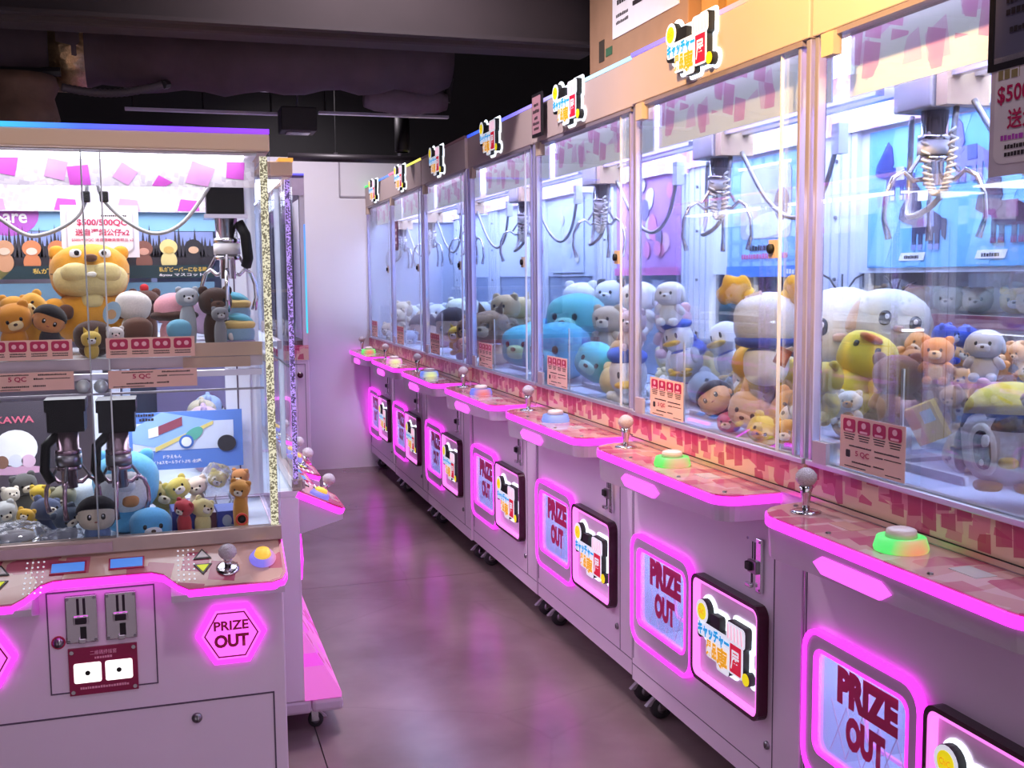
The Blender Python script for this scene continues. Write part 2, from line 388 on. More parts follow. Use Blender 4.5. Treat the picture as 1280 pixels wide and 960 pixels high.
MB().tube([c1, c1+Vector((.02, 0, .12))], .02, 10).build('strap', DARK, t)
b = MB(); c0 = pxy(22, 95, 5.0); t = thing('drop_duct', 'brown wrapped duct hanging down behind the two-level machine', 'duct')
path = [(c0.x, 5.0, c0.z-.045*i) for i in range(12)]
b.tube(path, .16, 16, radii=[.15+.012*math.sin(i*2.1) for i in range(12)]).build('wrapping', mat('#5c4438', .85, 0, .2, 14, .6), t, True)
MB().tube([(c0.x-.16, 4.98, c0.z-.02+.03), (c0.x+.17, 4.98, c0.z+.02)], .02, 8).build('tie_strap', DARK, t)
t = thing('flexible_conduit', 'ribbed grey conduit looping under the lagged duct', 'pipe')
b = MB(); path = []
for i in range(40):
    k = i/39; u = 77+126*k; v = 109+9*math.sin(math.pi*k)-3*k; path.append(pxy(u, v, 5.05))
b.tube(path, .016, 8, radii=[.016+.003*(i % 2) for i in range(40)]).build('hose', mat('#4a434a', .7), t, True)
MB().tube([path[-1], path[-1]+Vector((.02, .05, .012))], .02, 8).build('end_cuff', DARK, t)
def rail(u0, v0, u1, v1, Y, label):
    t = thing('track_rail', label, 'track'); p, q = pxy(u0, v0, Y), pxy(u1, v1, Y)
    MB().box(p.x, q.x, Y-.02, Y+.02, min(p.z, q.z)-.007, min(p.z, q.z)+.007).build('rail', mat('#c9c2d4', .3, .3), t)
    for k in (.05, .5, .95): MB().tube([(p.x+(q.x-p.x)*k, Y, p.z), (p.x+(q.x-p.x)*k, Y, 3.3)], .006, 6).build('hanger', DARK, t)
    return t
rail(156, 136, 348, 138, 5.9, 'metal lighting track above the two-level machine'); rail(398, 141, 560, 146, 5.9, 'metal lighting track near the end of the lagged duct')
rail(210, 108, 370, 112, 6.6, 'dark rail hung behind the lighting track')
t = thing('ceiling_fixture', 'black box fixture with a small square light between the tracks', 'light', pxy(372, 166, 5.7))
MB().box(-.09, .09, -.09, .09, 0, .12).build('housing', DARK, t, bevel=.006); MB().box(-.06, .06, -.05, .05, -.006, 0).build('lens', mat('#6d6772', .2), t); MB().tube([(0, 0, .12), (.01, 0, .3)], .006, 6).build('hanger', STEEL, t)
t = thing('cylinder_downlight', 'slim black cylinder downlight hanging before the back wall', 'light', pxy(503, 190, 6.4))
MB().lathe([(.042, 0), (.045, .01), (.045, .22), (.0, .22)], n=18).build('can', DARK, t, True); MB().lathe([(.036, -.002), (.0, -.002)], n=16).build('reflector', mat('#7d5c48', .3, .6), t); MB().tube([(0, 0, .2), (0, 0, .55)], .008, 6).build('stem', DARK, t)
t = thing('sprinkler_pipe', 'dark pipe with drops running before the back wall', 'pipe')
p, q = pxy(360, 196, 7.4), pxy(520, 200, 7.4); MB().tube([p, q], .028, 12).build('pipe', mat('#221d22', .5), t, True)
for u in (420, 500):
    c = pxy(u, 202, 7.4); MB().tube([(c.x, 7.4, c.z), (c.x, 7.4, 3.3)], .004, 6).build('hanger', BLACK, t); MB().tube([c, c+Vector((0, 0, .02)), c+Vector((0, 0, .06))], .014, 8).build('sprinkler_head', STEEL, t)
for i, (x, y, z, tx) in enumerate(((.35, 1.45, 2.75, 'wall'), (-.35, .85, 2.75, 'machine'))):
    t = thing('spotlight_head', 'spotlight can lighting the '+('long row of headers' if i == 0 else 'two-level machine front'), 'light', (x, y, z+.05)); t.rotation_euler = (R(40), 0, R(-50 if i == 0 else 0))
    MB().lathe([(.05, .01), (.055, .02), (.055, .16), (.02, .18)], n=16).build('can', DARK, t, True); MB().tube([(0, 0, .17), (0, 0, .5)], .008, 6).build('stem', DARK, t)
for x, y in ((.75, 3.6), (.75, 6.9), (.35, .6)):
    t = thing('recessed_downlight', 'round downlight ring above the aisle', 'light', (x, y, 3.25), group='aisle downlights')
    MB().ring([(.1*math.cos(R(k*20)), .1*math.sin(R(k*20))) for k in range(18)], [(.085*math.cos(R(k*20)), .085*math.sin(R(k*20))) for k in range(18)], 0, .05, 'z').build('trim_ring', DARK, t); MB().lathe([(.0, .044), (.084, .044), (.084, .049), (.0, .049)], n=18).build('reflector', STEEL, t)

# ------------------------------------------------------------------ shop logo sign
CYAN = emit('#12a4e8', .6); YEL = emit('#f2de10', .7); RED = emit('#d81a3c', .6); LWHITE = emit('#f0f3ff', .6); GOLD = emit('#efa810', .65); ROSE = emit('#f0b4c8', .8)
def logo(parent, x, y, z, W, name='shop_sign'):
    """raised lit shop sign; x, z lower left, y the surface it stands on, W its width"""
    root = bpy.data.objects.new(name, None); COL.objects.link(root); root.parent = parent; root.location = (x, y, z); root.empty_display_size = .02
    k = W
    def circ(cx, cz, r, n=18): return [((cx+r*math.cos(2*math.pi*i/n))*k, (cz+r*math.sin(2*math.pi*i/n))*k) for i in range(n)]
    def rc(a, b, c, d, r=.03): return rrect(a*k, b*k, c*k, d*k, r*k, 3)
    D = .075*k
    els = [(circ, (.13, .45, .115)), (rc, (.05, .66, .22, .36)), (rc, (.22, .44, .06, .26)), (rc, (.42, .64, .0, .26)), (rc, (.28, .46, .32, .48)), (rc, (.64, .88, .05, .40)), (rc, (.60, .92, .32, .52)), (circ, (.93, .08, .06)), (circ, (.08, .24, .05))]
    halo = MB(); blk = MB()
    for f, a in els:
        if f is circ: halo.prism(circ(a[0]+.02, a[1], a[2]+.035), -.004, -.001); blk.prism(circ(*a), -D, -.004)
        else: halo.prism(rc(a[0]-.01, a[1]+.055, a[2]-.035, a[3]+.035, .05), -.004, -.001); blk.prism(rc(*a), -D, -.004)
    h = tag(halo.build('sign_halo', WHITELED, root), 'white glowing back plate'); b_ = blk.build('sign_block', BLACK, root)
    def plate(poly, m, lift, nm): MB().prism(poly, -D-lift, -D-lift+.0015).build(nm, m, root)
    plate(circ(.13, .45, .112), LWHITE, .0015, 'disc_rim'); plate(circ(.13, .45, .078), YEL, .003, 'disc_face')
    put('disc_lettering', text_mesh('ChiC', GOLD, .1*k, .045*k, .02), root, (.08*k, -D-.004, .43*k))
    plate(rc(.05, .66, .22, .36), LWHITE, .0015, 'name_plate'); put('name_lettering', text_mesh('キャッチャー', CYAN, .59*k, .13*k, .06), root, (.06*k, -D-.003, .225*k))
    plate(rc(.22, .44, .06, .25), LWHITE, .0018, 'small_plate'); put('small_lettering', text_mesh('景品', GOLD, .20*k, .15*k, .05), root, (.23*k, -D-.004, .075*k))
    plate(rc(.42, .64, .0, .25), LWHITE, .0022, 'tall_plate'); put('tall_lettering', text_mesh('専', GOLD, .19*k, .215*k, .05), root, (.435*k, -D-.004, .015*k))
    plate(rc(.64, .88, .05, .40), LWHITE, .0018, 'house_plate'); plate(rc(.665, .855, .07, .34, .01), RED, .003, 'house_front'); put('house_lettering', text_mesh('屋', LWHITE, .15*k, .18*k, .02), root, (.685*k, -D-.004, .1*k))
    plate(rc(.60, .92, .33, .51, .04), LWHITE, .0035, 'awning')
    aw = MB()
    for i in range(5): aw.prism([((.63+.06*i)*k, .36*k), ((.65+.06*i)*k, .36*k), ((.645+.055*i)*k, .49*k), ((.635+.055*i)*k, .49*k)], -D-.0055, -D-.004)
    tag(aw.build('awning_stripes', ROSE, root), None, kind='stuff')
    plate(circ(.93, .08, .055), YEL, .002, 'yellow_dot')
    return root

# ------------------------------------------------------------------ right-row claw machine
RX, Y1, PITCHW = 1.402, 2.162, .9896
MW, MD = .982, .70
ZB, ZS, ZG, ZH, ZT = .115, .92, 1.003, 1.969, 2.115
def caster(root, x, y):
    c = thing('caster', None, None); c.parent = root; c.location = (x, y, 0)
    MB().lathe([(.0, -.014), (.034, -.014), (.038, -.008), (.038, .008), (.034, .014), (.0, .014)], (0, 0, .038), 18, 'x').build('wheel', RUBBER, c, True)
    MB().lathe([(.0, -.016), (.018, -.016), (.018, .016), (.0, .016)], (0, 0, .038), 14, 'x').build('hub', STEEL, c, True)
    b = MB(); b.box(-.022, -.019, -.012, .022, .035, .10); b.box(.019, .022, -.012, .022, .035, .10); b.box(-.035, .035, -.035, .035, .10, .114); b.build('fork', CHROME, c)
    MB().prism([(-.030, .070), (-.012, .078), (-.040, .045), (-.056, .046)], -.009, .009, 'x').build('brake_lever', mat('#b9aebb', .3, .3), c)
    return c
def notice(root, x0, x1, z0, z1, y, name='price_notice'):
    n = MB().box(x0, x1, y-.0015, y, z0, z1).build(name, PINKPAPER, root); tag(n, 'pink notice with crimson icons and price')
    W_, H_ = x1-x0, z1-z0
    for i in range(4):
        a = x0+W_*(.05+.235*i); MB().prism(rrect(a, a+W_*.195, z0+H_*.70, z0+H_*.95, .006, 3), y-.0024, y-.0015).build('icon_square', CRIMSON, n)
        b = MB(); c = a+W_*.0975; zc = z0+H_*.83
        b.prism([(c+W_*.035*math.cos(R(k*30)), zc+H_*.03+W_*.03*math.sin(R(k*30))) for k in range(12)], y-.003, y-.0024); b.prism(rrect(c-W_*.06, c+W_*.06, z0+H_*.715, z0+H_*.755, .002, 2), y-.003, y-.0024)
        tag(b.build('icon_drawing', ROSEP, n), None, kind='stuff')
    L = []
    for i in range(4):
        for j in range(3): a = x0+W_*(.06+.235*i); L.append((a+.01*j*W_, a+W_*(.18-.01*j), z0+H_*(.65-.045*j), H_*.022))
    L += [(x0+W_*.15, x0+W_*.5, z0+H_*.43, H_*.03), (x0+W_*.55, x0+W_*.92, z0+H_*.42, H_*.03), (x0+W_*.56, x0+W_*.68, z0+H_*.32, H_*.03), (x0+W_*.7, x0+W_*.95, z0+H_*.33, H_*.018), (x0+W_*.2, x0+W_*.5, z0+H_*.13, H_*.03), (x0+W_*.54, x0+W_*.7, z0+H_*.14, H_*.03), (x0+W_*.08, x0+W_*.42, z0+H_*.04, H_*.02), (x0+W_*.72, x0+W_*.95, z0+H_*.05, H_*.018)]
    prints(n, INK, L, y-.0015)
    text('price_lettering', '5 QC', CRIMSON, n, x0+W_*.26, y-.003, z0+H_*.25, W_*.22, H_*.12, .02)
    MB().prism(rrect(x0+W_*.1, x0+W_*.17, z0+H_*.22, z0+H_*.36, .003, 2), y-.0022, y-.0015).build('card_icon', INK, n)
    return n
ROSEP = mat('#efb6c4', .5, 0, 0)
def claw(root, x, y, z, s=1.0, chrome=CHROME, spread=.12, drop=.13, coil=True, name='claw', housing=True, a0=25):
    c = thing(name, None, None); c.parent = root; c.location = (x, y, z); c.scale = (s, s, s)
    MB().lathe([(.0, 0), (.03, 0), (.03, -.052), (.036, -.054), (.036, -.066), (.028, -.068), (.028, -.10), (.034, -.102), (.034, -.112), (.022, -.114), (.022, -.165), (.0, -.165)], n=20).build('hub', chrome, c, True)
    MB().lathe([(.0, -.068), (.0365, -.068), (.0365, -.098), (.0, -.098)], n=20).build('collar', mat('#e9e7ea', .35) if chrome is CHROME else STEEL, c, True)
    for i in range(3):
        th = R(a0+120*i); d = Vector((math.cos(th), math.sin(th), 0)); pts = []
        for r, h in ((.02, -.15), (.05, -.155), (.075, -.135), (.1, -.15), (.118, -.19), (.122, -.24), (.108, -.285)): pts.append(d*(r*spread/.12)+Vector((0, 0, -.15+(h+.15)*drop/.13)))
        a_ = MB().tube(pts, .0055, 8, radii=[.006, .006, .006, .006, .006, .006, .008]).build('claw_arm', chrome, c, True)
        MB().tube([d*.034+Vector((0, 0, -.10)), d*.06+Vector((0, 0, -.138))], .0045, 6).build('claw_link', STEEL, c)
    if coil:
        pts = [];
        for i in range(120):
            k = i/119; t_ = math.pi*k; cx = .055-.045*math.cos(t_)*1.0; cz = -.06-.12*math.sin(t_) if k < .5 else -.16-.02*math.sin(t_)-.0*(k)
            cz = -.05-.14*math.sin(t_)**.8; ang = k*2*math.pi*24
            pts.append((cx+.009*math.cos(ang), -.03+.009*math.sin(ang), cz))
        MB().tube(pts, .0035, 5).build('coil_cord', mat('#e6e3dc', .5), c, True)
    return c
def hose(root, pts, r=.007, m=None, name='cable_hose'):
    # smooth curve through points
    P_ = [Vector(p) for p in pts]; out = []
    for i in range(len(P_)-1):
        a, b, c, d = P_[max(i-1, 0)], P_[i], P_[i+1], P_[min(i+2, len(P_)-1)]
        for k in range(6):
            t = k/6; out.append(.5*((2*b)+(c-a)*t+(2*a-5*b+4*c-d)*t*t+(3*b-a-3*c+d)*t**3))
    out.append(P_[-1]); return MB().tube(out, r, 7).build(name, m or mat('#a9a6a8', .3, .6), root, True)

def big_machine():
    root = thing('claw_machine', 'x', 'claw machine')
    # lower cabinet with an opening for the prize chute
    wx0, wx1, wz0, wz1 = .05, .415, .315, .59
    b = MB(); T = .02
    b.box(0, wx0, 0, T, ZB, ZS); b.box(wx1, MW, 0, T, ZB, ZS); b.box(wx0, wx1, 0, T, wz1, ZS); b.box(wx0, wx1, 0, T, ZB, wz0)
    b.box(0, T, T, MD, ZB, ZS); b.box(MW-T, MW, T, MD, ZB, ZS); b.box(T, MW-T, MD-T, MD, ZB, ZS); b.box(T, MW-T, T, MD-T, ZB, ZB+T); b.box(T, MW-T, T, MD-T, ZS-T, ZS)
    b.build('lower_cabinet', LILAC, root)
    ch = MB(); ch.box(wx0, wx1, .26, .27, wz0-.04, wz1); ch.box(wx0-.01, wx0, .02, .27, wz0-.04, wz1); ch.box(wx1, wx1+.01, .02, .27, wz0-.04, wz1); ch.box(wx0, wx1, .02, .27, wz0-.05, wz0-.04); ch.box(wx0, wx1, .02, .27, wz1, wz1+.01)
    ch.build('prize_chute', mat('#c3cde6', .35, 0, .02), root); box('chute_lamp', emit('#e8eeff', 1.0, (8, 8.8, 11, 1)), root, wx0+.03, wx1-.03, .05, .22, wz1-.006, wz1-.001)
    # skirt groove + door grooves
    g = MB().box(.004, MW-.004, -.0012, .0, .168, .170).build('skirt_seam', GROOVE, root)
    MB().box(.008, .011, -.0012, 0, .19, .80).build('door_seam', GROOVE, root); MB().box(.86, .863, -.0012, 0, .17, .885).build('door_seam', GROOVE, root)
    MB().box(.0, .002, -.002, 0, ZB, ZS).build('edge_trim', CHROME, root)
    lk = MB().lathe([(.0, -.006), (.010, -.006), (.011, -.002), (.011, 0)], (.838, 0, .245), 14, 'y').build('door_lock', STEEL, root, True); MB().box(.837, .839, -.0075, -.006, .239, .251).build('keyhole', BLACK, lk)
    # prize window
    pw = MB(); pw.ring(rrect(.031, .436, .274, .611, .05), rrect(.066, .401, .330, .575, .028), -.013, 0); fr = pw.build('prize_window_frame', LILAC2, root)
    MB().ring(rrect(.021, .446, .264, .621, .058), rrect(.032, .435, .275, .610, .05), -.018, 0).build('outer_neon_ring', PINK, fr)
    MB().ring(rrect(.063, .404, .327, .578, .030), rrect(.070, .397, .334, .571, .026), -.0150, -.004).build('inner_neon_ring', PINK, fr)
    MB().ring(rrect(.10, .400, .345, .572, .03), rrect(.108, .392, .353, .564, .025), .10, .108).build('neon_reflection_ring', PINKSOFT, fr)  # glowing ring imitates the neon's reflection inside the chute
    fp = MB().prism(rrect(.060, .406, .324, .580, .026), -.006, -.002).build('prize_flap', glass('#eef3ff', .5, .02, .10), root)
    put('flap_lettering', text_mesh('PRIZE', LETTER, .215, .085, .075), fp, (.15, -.008, .478)); put('flap_lettering', text_mesh('OUT', LETTER, .14, .078, .075), fp, (.185, -.008, .385))
    net = MB(); NM = mat('#efc4d8', .5, 0, 0)
    for i in range(6):
        x = .07+.06*i; net.prism([(x, .326), (x+.002, .326), (x+.062, .45), (x+.060, .45)], .03, .032); net.prism([(x+.06, .326), (x+.062, .326), (x+.002, .45), (x, .45)], .03, .032)
    tag(net.build('chute_net', NM, root), 'thin pink net behind the flap', kind='stuff')
    # neon framed logo panel
    pl = MB().box(.478, .826, -.004, 0, .318, .592).build('sign_panel', LILAC, root)
    MB().ring(rrect(.466, .838, .302, .604, .03), rrect(.476, .828, .312, .594, .024), -.028, 0).build('panel_border', MAROON, pl)
    MB().ring(rrect(.476, .828, .312, .594, .024), rrect(.484, .820, .320, .586, .020), -.026, -.006).build('panel_neon', PINKSOFT, pl)
    lo = logo(root, .495, -.004, .372, .30, 'panel_sign')
    # coin mechanism
    cm = MB().box(.786, .812, -.010, 0, .632, .772).build('coin_mechanism', CHROME, root, bevel=.002)
    MB().box(.771, .775, -.0115, -.010, .715, .76).build('coin_slot', BLACK, cm); MB().box(.782, .786, -.0115, -.010, .715, .76).build('coin_slot', BLACK, cm)
    MB().box(.757, .783, -.026, -.010, .686, .708).build('reject_button', BLACK, cm, bevel=.003); MB().box(.760, .80, -.018, -.010, .680, .712).build('button_bezel', STEEL, cm)
    MB().box(.752, .780, -.022, -.010, .640, .652).build('return_cup', CHROME, cm, bevel=.003); MB().box(.768, .774, -.0125, -.010, .652, .682).build('return_slot', BLACK, cm)
    for x, z in ((.748, .764), (.806, .764), (.748, .64), (.806, .64)): MB().lathe([(.0, -.012), (.0035, -.012), (.0035, -.010)], (x, 0, z), 8, 'y').build('screw', STEEL, cm)
    # console
    def outline(o=0):
        p = [(.012-o*0, 0)]
        for i in range(8):
            t = R(180+90*i/7); p.append((.13+.10*math.cos(t)-o, -.075+.085*math.sin(t)*1.0-o)) if False else p.append((.02+(.11)*(1-math.cos(R(90*i/7)))-o*math.cos(R(90*i/7)), -.05-.115*math.sin(R(90*i/7))-o*math.sin(R(90*i/7))))
        for i in range(7):
            t = R(90*i/6); p.append((.83+.055*math.sin(t)+o*math.sin(t), -.11-.055*math.cos(t)-o*math.cos(t)))
        p.append((.885+o, 0)); return p
    cs = bpy.data.objects.new('console', None); COL.objects.link(cs); cs.parent = root; cs.empty_display_size = .02
    MB().prism(outline(), .905, .909, 'z').build('console_top', CONTOP, cs)
    MB().prism(outline(.004), .884, .905, 'z').build('neon_edge', PINK, cs)
    lo_ = outline(-.006); hi_ = outline(-.002); n = len(lo_); vs = []
    for (x, y) in hi_: vs.append((x, y, .884))
    for (x, y) in lo_: vs.append((x, y*.995, .812+(.03 if x > .8 else 0)))
    MB().add(vs, [tuple(range(n)), tuple(range(2*n-1, n-1, -1))]+[(i, i+n, (i+1) % n+n, (i+1) % n) for i in range(n)]).build('console_tray', mat('#c9bcc8', .3, .15, .02), cs)
    hx = [(.285, .848), (.315, .866), (.505, .866), (.535, .848), (.505, .830), (.315, .830)]
    MB().prism(hx, -.1655, -.150).build('hexagon_lamp', HOT, cs)
    MB().box(0.0, MW, -.004, 0, .912, .924).build('console_lip', mat('#d5b3a4', .3, .4), cs)
    MB().box(0.0, MW, -.005, -.0035, .9235, .926).build('lip_black_strip', BLACK, cs)  # thin black line along the top of the lip
    js = thing('joystick', None, None); js.parent = root; js.location = (.115, -.075, .909)
    MB().lathe([(.0, 0), (.034, 0), (.034, .003), (.026, .006), (.0, .006)], n=18).build('joystick_base', CHROME, js, True)
    MB().lathe([(.008, .004), (.009, .02), (.012, .045), (.016, .06), (.0, .062)], n=14).build('joystick_stem', CHROME, js, True)
    ball('joystick_ball', mat('#f3dfe2', .15, 0, .2, 9, .9, .5), js, (0, 0, .080), .022, kind='tuft')
    for x, y in ((.05, -.06), (.30, -.14), (.62, -.145), (.84, -.13)): MB().lathe([(.0, .912), (.005, .912), (.006, .909)], (x, y, 0), 8).build('console_screw', STEEL, root)
    MB().box(.60, .67, -.09, -.045, .909, .9102).build('card_reader', mat('#ded8d4', .2, .3), root); MB().box(.22, .30, -.085, -.045, .909, .9096).build('instruction_tile', mat('#cf9a8e', .2), root)
    # printed band, sill, posts, header
    box('printed_band', BAND, root, 0, MW, 0, .02, .924, .994)
    box('sill_bar', ALU, root, 0, MW, -.006, .03, .994, ZG+.004, bevel=.002)
    tr = MB().box(.02, MW-.02, .03, MD-.02, .955, .985).build('prize_tray', mat('#c9d3e8', .35, 0, .02), root)
    for x0, x1 in ((.002, .018), (.928, .940), (.962, MW-.002)): box('front_post', mat('#c6c0de', .15, .6, .02), root, x0, x1, 0, .024, ZG, ZH, bevel=.003)
    box('hinge_block', ORANGEPL, root, .045, .092, -.012, .01, 1.915, ZH-.004)
    box('post_foot', mat('#c3b4bb', .35, .3), root, .03, .085, -.006, .004, 1.005, 1.055)
    box('door_pane', PANE, root, .034, .852, .004, .009, ZG+.004, ZH)
    box('fixed_pane', PANE, root, .858, .924, .008, .013, ZG+.004, ZH)
    box('pane_edge', mat('#e9eef6', .15, .2), root, .852, .856, .002, .010, ZG+.004, ZH)
    for z in (1.5,):
        k_ = box('lock_plate', ORANGEPL, root, .818, .850, -.004, .004, z-.022, z+.022); MB().lathe([(.0, -.012), (.012, -.012), (.012, -.004)], (.834, 0, z), 14, 'y').build('cylinder_lock', BLACK, k_, True)
    box('side_pane', SIDEPANE, root, .003, .007, .03, MD-.03, ZG, ZH-.02)
    box('rear_post', WHITE, root, .0, .215, MD-.03, MD, .985, 2.05); box('rear_post', WHITE, root, MW-.025, MW-.002, MD-.03, MD, .985, 2.05)
    for i in range(4): box('post_rib', mat('#c4cce0', .4), root, .03+.05*i, .037+.05*i, MD-.034, MD-.03, .99, 1.96)
    for z in (1.2, 1.42, 1.62, 1.8): MB().lathe([(.0, MD-.037), (.006, MD-.037), (.006, MD-.03)], (.11, 0, z), 8, 'y').build('post_rivet', STEEL, root)
    box('rear_pane', SIDEPANE, root, .215, MW-.025, MD-.012, MD-.006, .985, 1.44); box('rear_board', mat('#dfe5f4', .45, 0, .02, 5), root, .215, MW-.025, MD-.012, MD-.004, 1.44, 2.05)
    hd = box('header', CREAM, root, 0, MW, -.006, .05, ZH, ZT, bevel=.003); box('header_lip', mat('#8f8390', .4, .2), root, .03, MW-.03, -.004, .04, ZH-.012, ZH)
    box('roof', mat('#cfc7d2', .5), root, 0, MW, .05, MD, 2.06, ZT-.01)
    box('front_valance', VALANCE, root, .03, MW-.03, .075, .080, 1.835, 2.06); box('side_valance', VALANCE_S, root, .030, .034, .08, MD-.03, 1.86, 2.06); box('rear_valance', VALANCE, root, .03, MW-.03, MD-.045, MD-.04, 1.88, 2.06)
    box('ceiling_lamp', PANEL, root, .06, MW-.06, .09, .60, 2.045, 2.058); box('valance_lamp', PANEL, root, .04, MW-.04, .055, .068, 2.03, 2.045)
    box('gantry_rail', ALU, root, .05, MW-.05, .21, .235, 1.86, 1.885); box('gantry_rail', ALU, root, .05, MW-.05, .27, .295, 1.86, 1.885)
    box('carriage_box', mat('#b5adb2', .35, .4), root, .03, .16, .19, .32, 1.80, 1.90, bevel=.004); box('carriage_cover', mat('#d8b795', .4), root, .165, .2, .20, .31, 1.80, 1.92)
    claw(root, .10, .25, 1.80, 1.0)
    MB().lathe([(.0, 1.80), (.022, 1.80), (.022, 1.82), (.0, 1.82)], (.10, .25, 0), 14).build('winch_drum', STEEL, root)
    hose(root, [(.02, .25, 1.80), (.03, .24, 1.62), (.09, .2, 1.565), (.16, .23, 1.62), (.17, .25, 1.80)]); hose(root, [(.2, .27, 1.81), (.3, .3, 1.66), (.42, .32, 1.60), (.54, .33, 1.66), (.62, .33, 1.83)]); 
    box('cable_clip', WHITE, root, .60, .635, .315, .345, 1.76, 1.84)
    # prize drop fence of clear acrylic
    fe = bpy.data.objects.new('drop_fence', None); COL.objects.link(fe); fe.parent = root; fe.empty_display_size = .02
    box('fence_pane', ACRYL, fe, .30, .304, .03, .19, .984, 1.24); box('fence_pane', ACRYL, fe, .03, .30, .186, .19, .984, 1.24); box('fence_edge', mat('#f2f6fa', .2), fe, .298, .306, .028, .032, .984, 1.242); box('fence_base', WHITE, fe, .03, .304, .186, .20, .984, 1.005)
    for x, y in ((.07, .07), (.91, .07), (.07, MD-.08), (.91, MD-.08)): caster(root, x, y)
    notice(root, .128, .352, 1.012, 1.128, .003)
    logo(root, .285, -.006, 1.985, .285, 'header_sign')
    return root
proto = big_machine()
machines = {}
NAMES = {1: 'pale pink claw machine with a $500 notice on its glass, farthest from the back wall',
 2: 'pale pink claw machine with the bright orange-lit header and a green-lit button',
 3: 'pale pink claw machine with cardboard boxes on top and toys in blue berets',
 4: 'pale pink claw machine full of turquoise toys, next to the cardboard-topped one',
 5: 'pale pink claw machine with brown fox toys, third from the white back wall',
 6: 'pale pink claw machine with a black-haired doll, second from the white back wall',
 7: 'pale pink claw machine standing against the white back wall'}
LEDS = {1: ['#ffcf3a', '#fff06a', '#ffd060'], 2: ['#7a6cff', '#9a7cff', '#ff9ae0', '#ffb070', '#ffe24a'], 3: ['#b478ff', '#a8c8ff', '#bfe8ff', '#a6d8ff'], 4: ['#2a4cff', '#4a78ff', '#6f6cff', '#a890ff'], 5: ['#4a2c40', '#5c3040', '#784850'], 6: ['#ff6a8a', '#ff86c8', '#d8f05a', '#ffe060'], 7: ['#2ee060', '#38c890', '#3f78ff', '#5a8cff']}
BTN = {1: ('#58ff78', '#ff9a70'), 2: ('#58ff60', '#ffb090'), 3: ('#7f9cff', '#a8b8ff'), 4: ('#6f7cff', '#ff7a70'), 5: ('#6f8cff', '#f8ffa0'), 6: ('#ff8cf0', '#ffffb0'), 7: ('#58ff70', '#ff8070')}
DX = {1: 0, 2: -.006, 3: .004, 4: 0, 5: -.008, 6: -.004, 7: .006}; DR = {1: -.6, 2: .3, 3: .2, 4: .2, 5: -.5, 6: -.6, 7: -.5}
for k in range(1, 8):
    o = proto if k == 1 else copy_tree(proto)
    o.location = (RX+DX[k], Y1+PITCHW*(k-1), 0); o.rotation_euler = (0, 0, R(-90+DR[k]*.5))
    o['label'] = NAMES[k]; o['group'] = 'row of claw machines along the aisle'; machines[k] = o
for k, o in machines.items():
    box('header_led', ramp_emit(LEDS[k], MW, 1.5 if k != 5 else .3), o, 0, MW, -.008, .02, ZT, ZT+.012)
    c1, c2 = BTN[k]
    bt = thing('push_button', None, None); bt.parent = o; bt.location = (.46, -.085, .909)
    MB().lathe([(.0, 0), (.05, 0), (.052, .006), (.046, .026), (.0, .026)], n=24).build('button_ring', ramp_emit([c1, c1, c2], .052, .85), bt, True)
    MB().lathe([(.03, .026), (.028, .040), (.02, .043), (.0, .043)], n=20).build('button_cap', mat('#efd9cf', .3), bt, True)
for k in (4, 5, 6, 7): box('rear_board', mat('#dfe5f4', .45, 0, .02, 5), machines[k], .215, MW-.025, MD-.005, MD-.001, .985, 1.44)
machines[1]  # nearest machine also closes the row with its own end pane
box('end_pane', SIDEPANE, machines[1], MW-.008, MW-.004, .03, MD-.03, ZG, ZH-.02)

# posters on the rear panes (pictured figures replaced by plain shapes)
def poster(root, x0, x1, z0, z1, base, name='poster'):
    p = box(name, base, root, x0, x1, MD-.020, MD-.014, z0, z1); return p
def ell(cx, cz, a, b, rot=0, n=20): return [(cx+a*math.cos(2*math.pi*i/n)*math.cos(rot)-b*math.sin(2*math.pi*i/n)*math.sin(rot), cz+a*math.cos(2*math.pi*i/n)*math.sin(rot)+b*math.sin(2*math.pi*i/n)*math.cos(rot)) for i in range(n)]
def horse(parent, x, z, s, body, mane, cloth, y):
    """plain side-on horse figure printed on a poster"""
    def q(pts): return [(x+a*s, z+b*s) for a, b in pts]
    g = MB()
    g.use(body); g.prism(q([(-.32, .55), (-.1, .62), (.25, .60), (.42, .52), (.45, .3), (.3, .24), (-.15, .24), (-.3, .3)]), y-.001, y)
    for lx in (-.25, -.08, .18, .34): g.prism(q([(lx-.055, .3), (lx+.055, .3), (lx+.05, -.02), (lx-.05, -.02)]), y-.0015, y)
    g.prism(q([(-.30, .40), (-.08, .55), (-.22, .95), (-.36, 1.02), (-.62, .70), (-.66, .52), (-.54, .46)]), y-.002, y)
    g.use(mane); g.prism(q([(-.36, 1.02), (-.26, 1.14), (-.14, 1.02), (-.08, .70), (-.14, .58), (-.22, .9)]), y-.0028, y); g.prism(q([(.42, .5), (.56, .46), (.54, .12), (.46, .2)]), y-.0028, y)
    g.use(cloth); g.prism(q([(.0, .62), (.24, .62), (.26, .36), (.02, .36)]), y-.0030, y)
    for lx in (-.25, -.08, .18, .34): g.prism(q([(lx-.055, .06), (lx+.055, .06), (lx+.05, -.03), (lx-.05, -.03)]), y-.0035, y)
    return tag(g.build('printed_horse', None, parent), None, kind='stuff')
BLU = mat('#6fb0e2', .5, 0, .05, 4)
yp = MD-.020
p = poster(machines[2], .265, .95, 1.455, 1.87, BLU, 'horse_poster'); tag(p, 'blue poster with four printed horses')
for i, (a, b_) in enumerate(((.27, .08), (.45, .06), (.7, .09))): flat('printed_ray', [(a, 1.46), (a+b_, 1.46), (a+b_+.2, 1.865), (a+.12, 1.865)], mat('#8cc4ec', .5, 0, 0), p, yp)
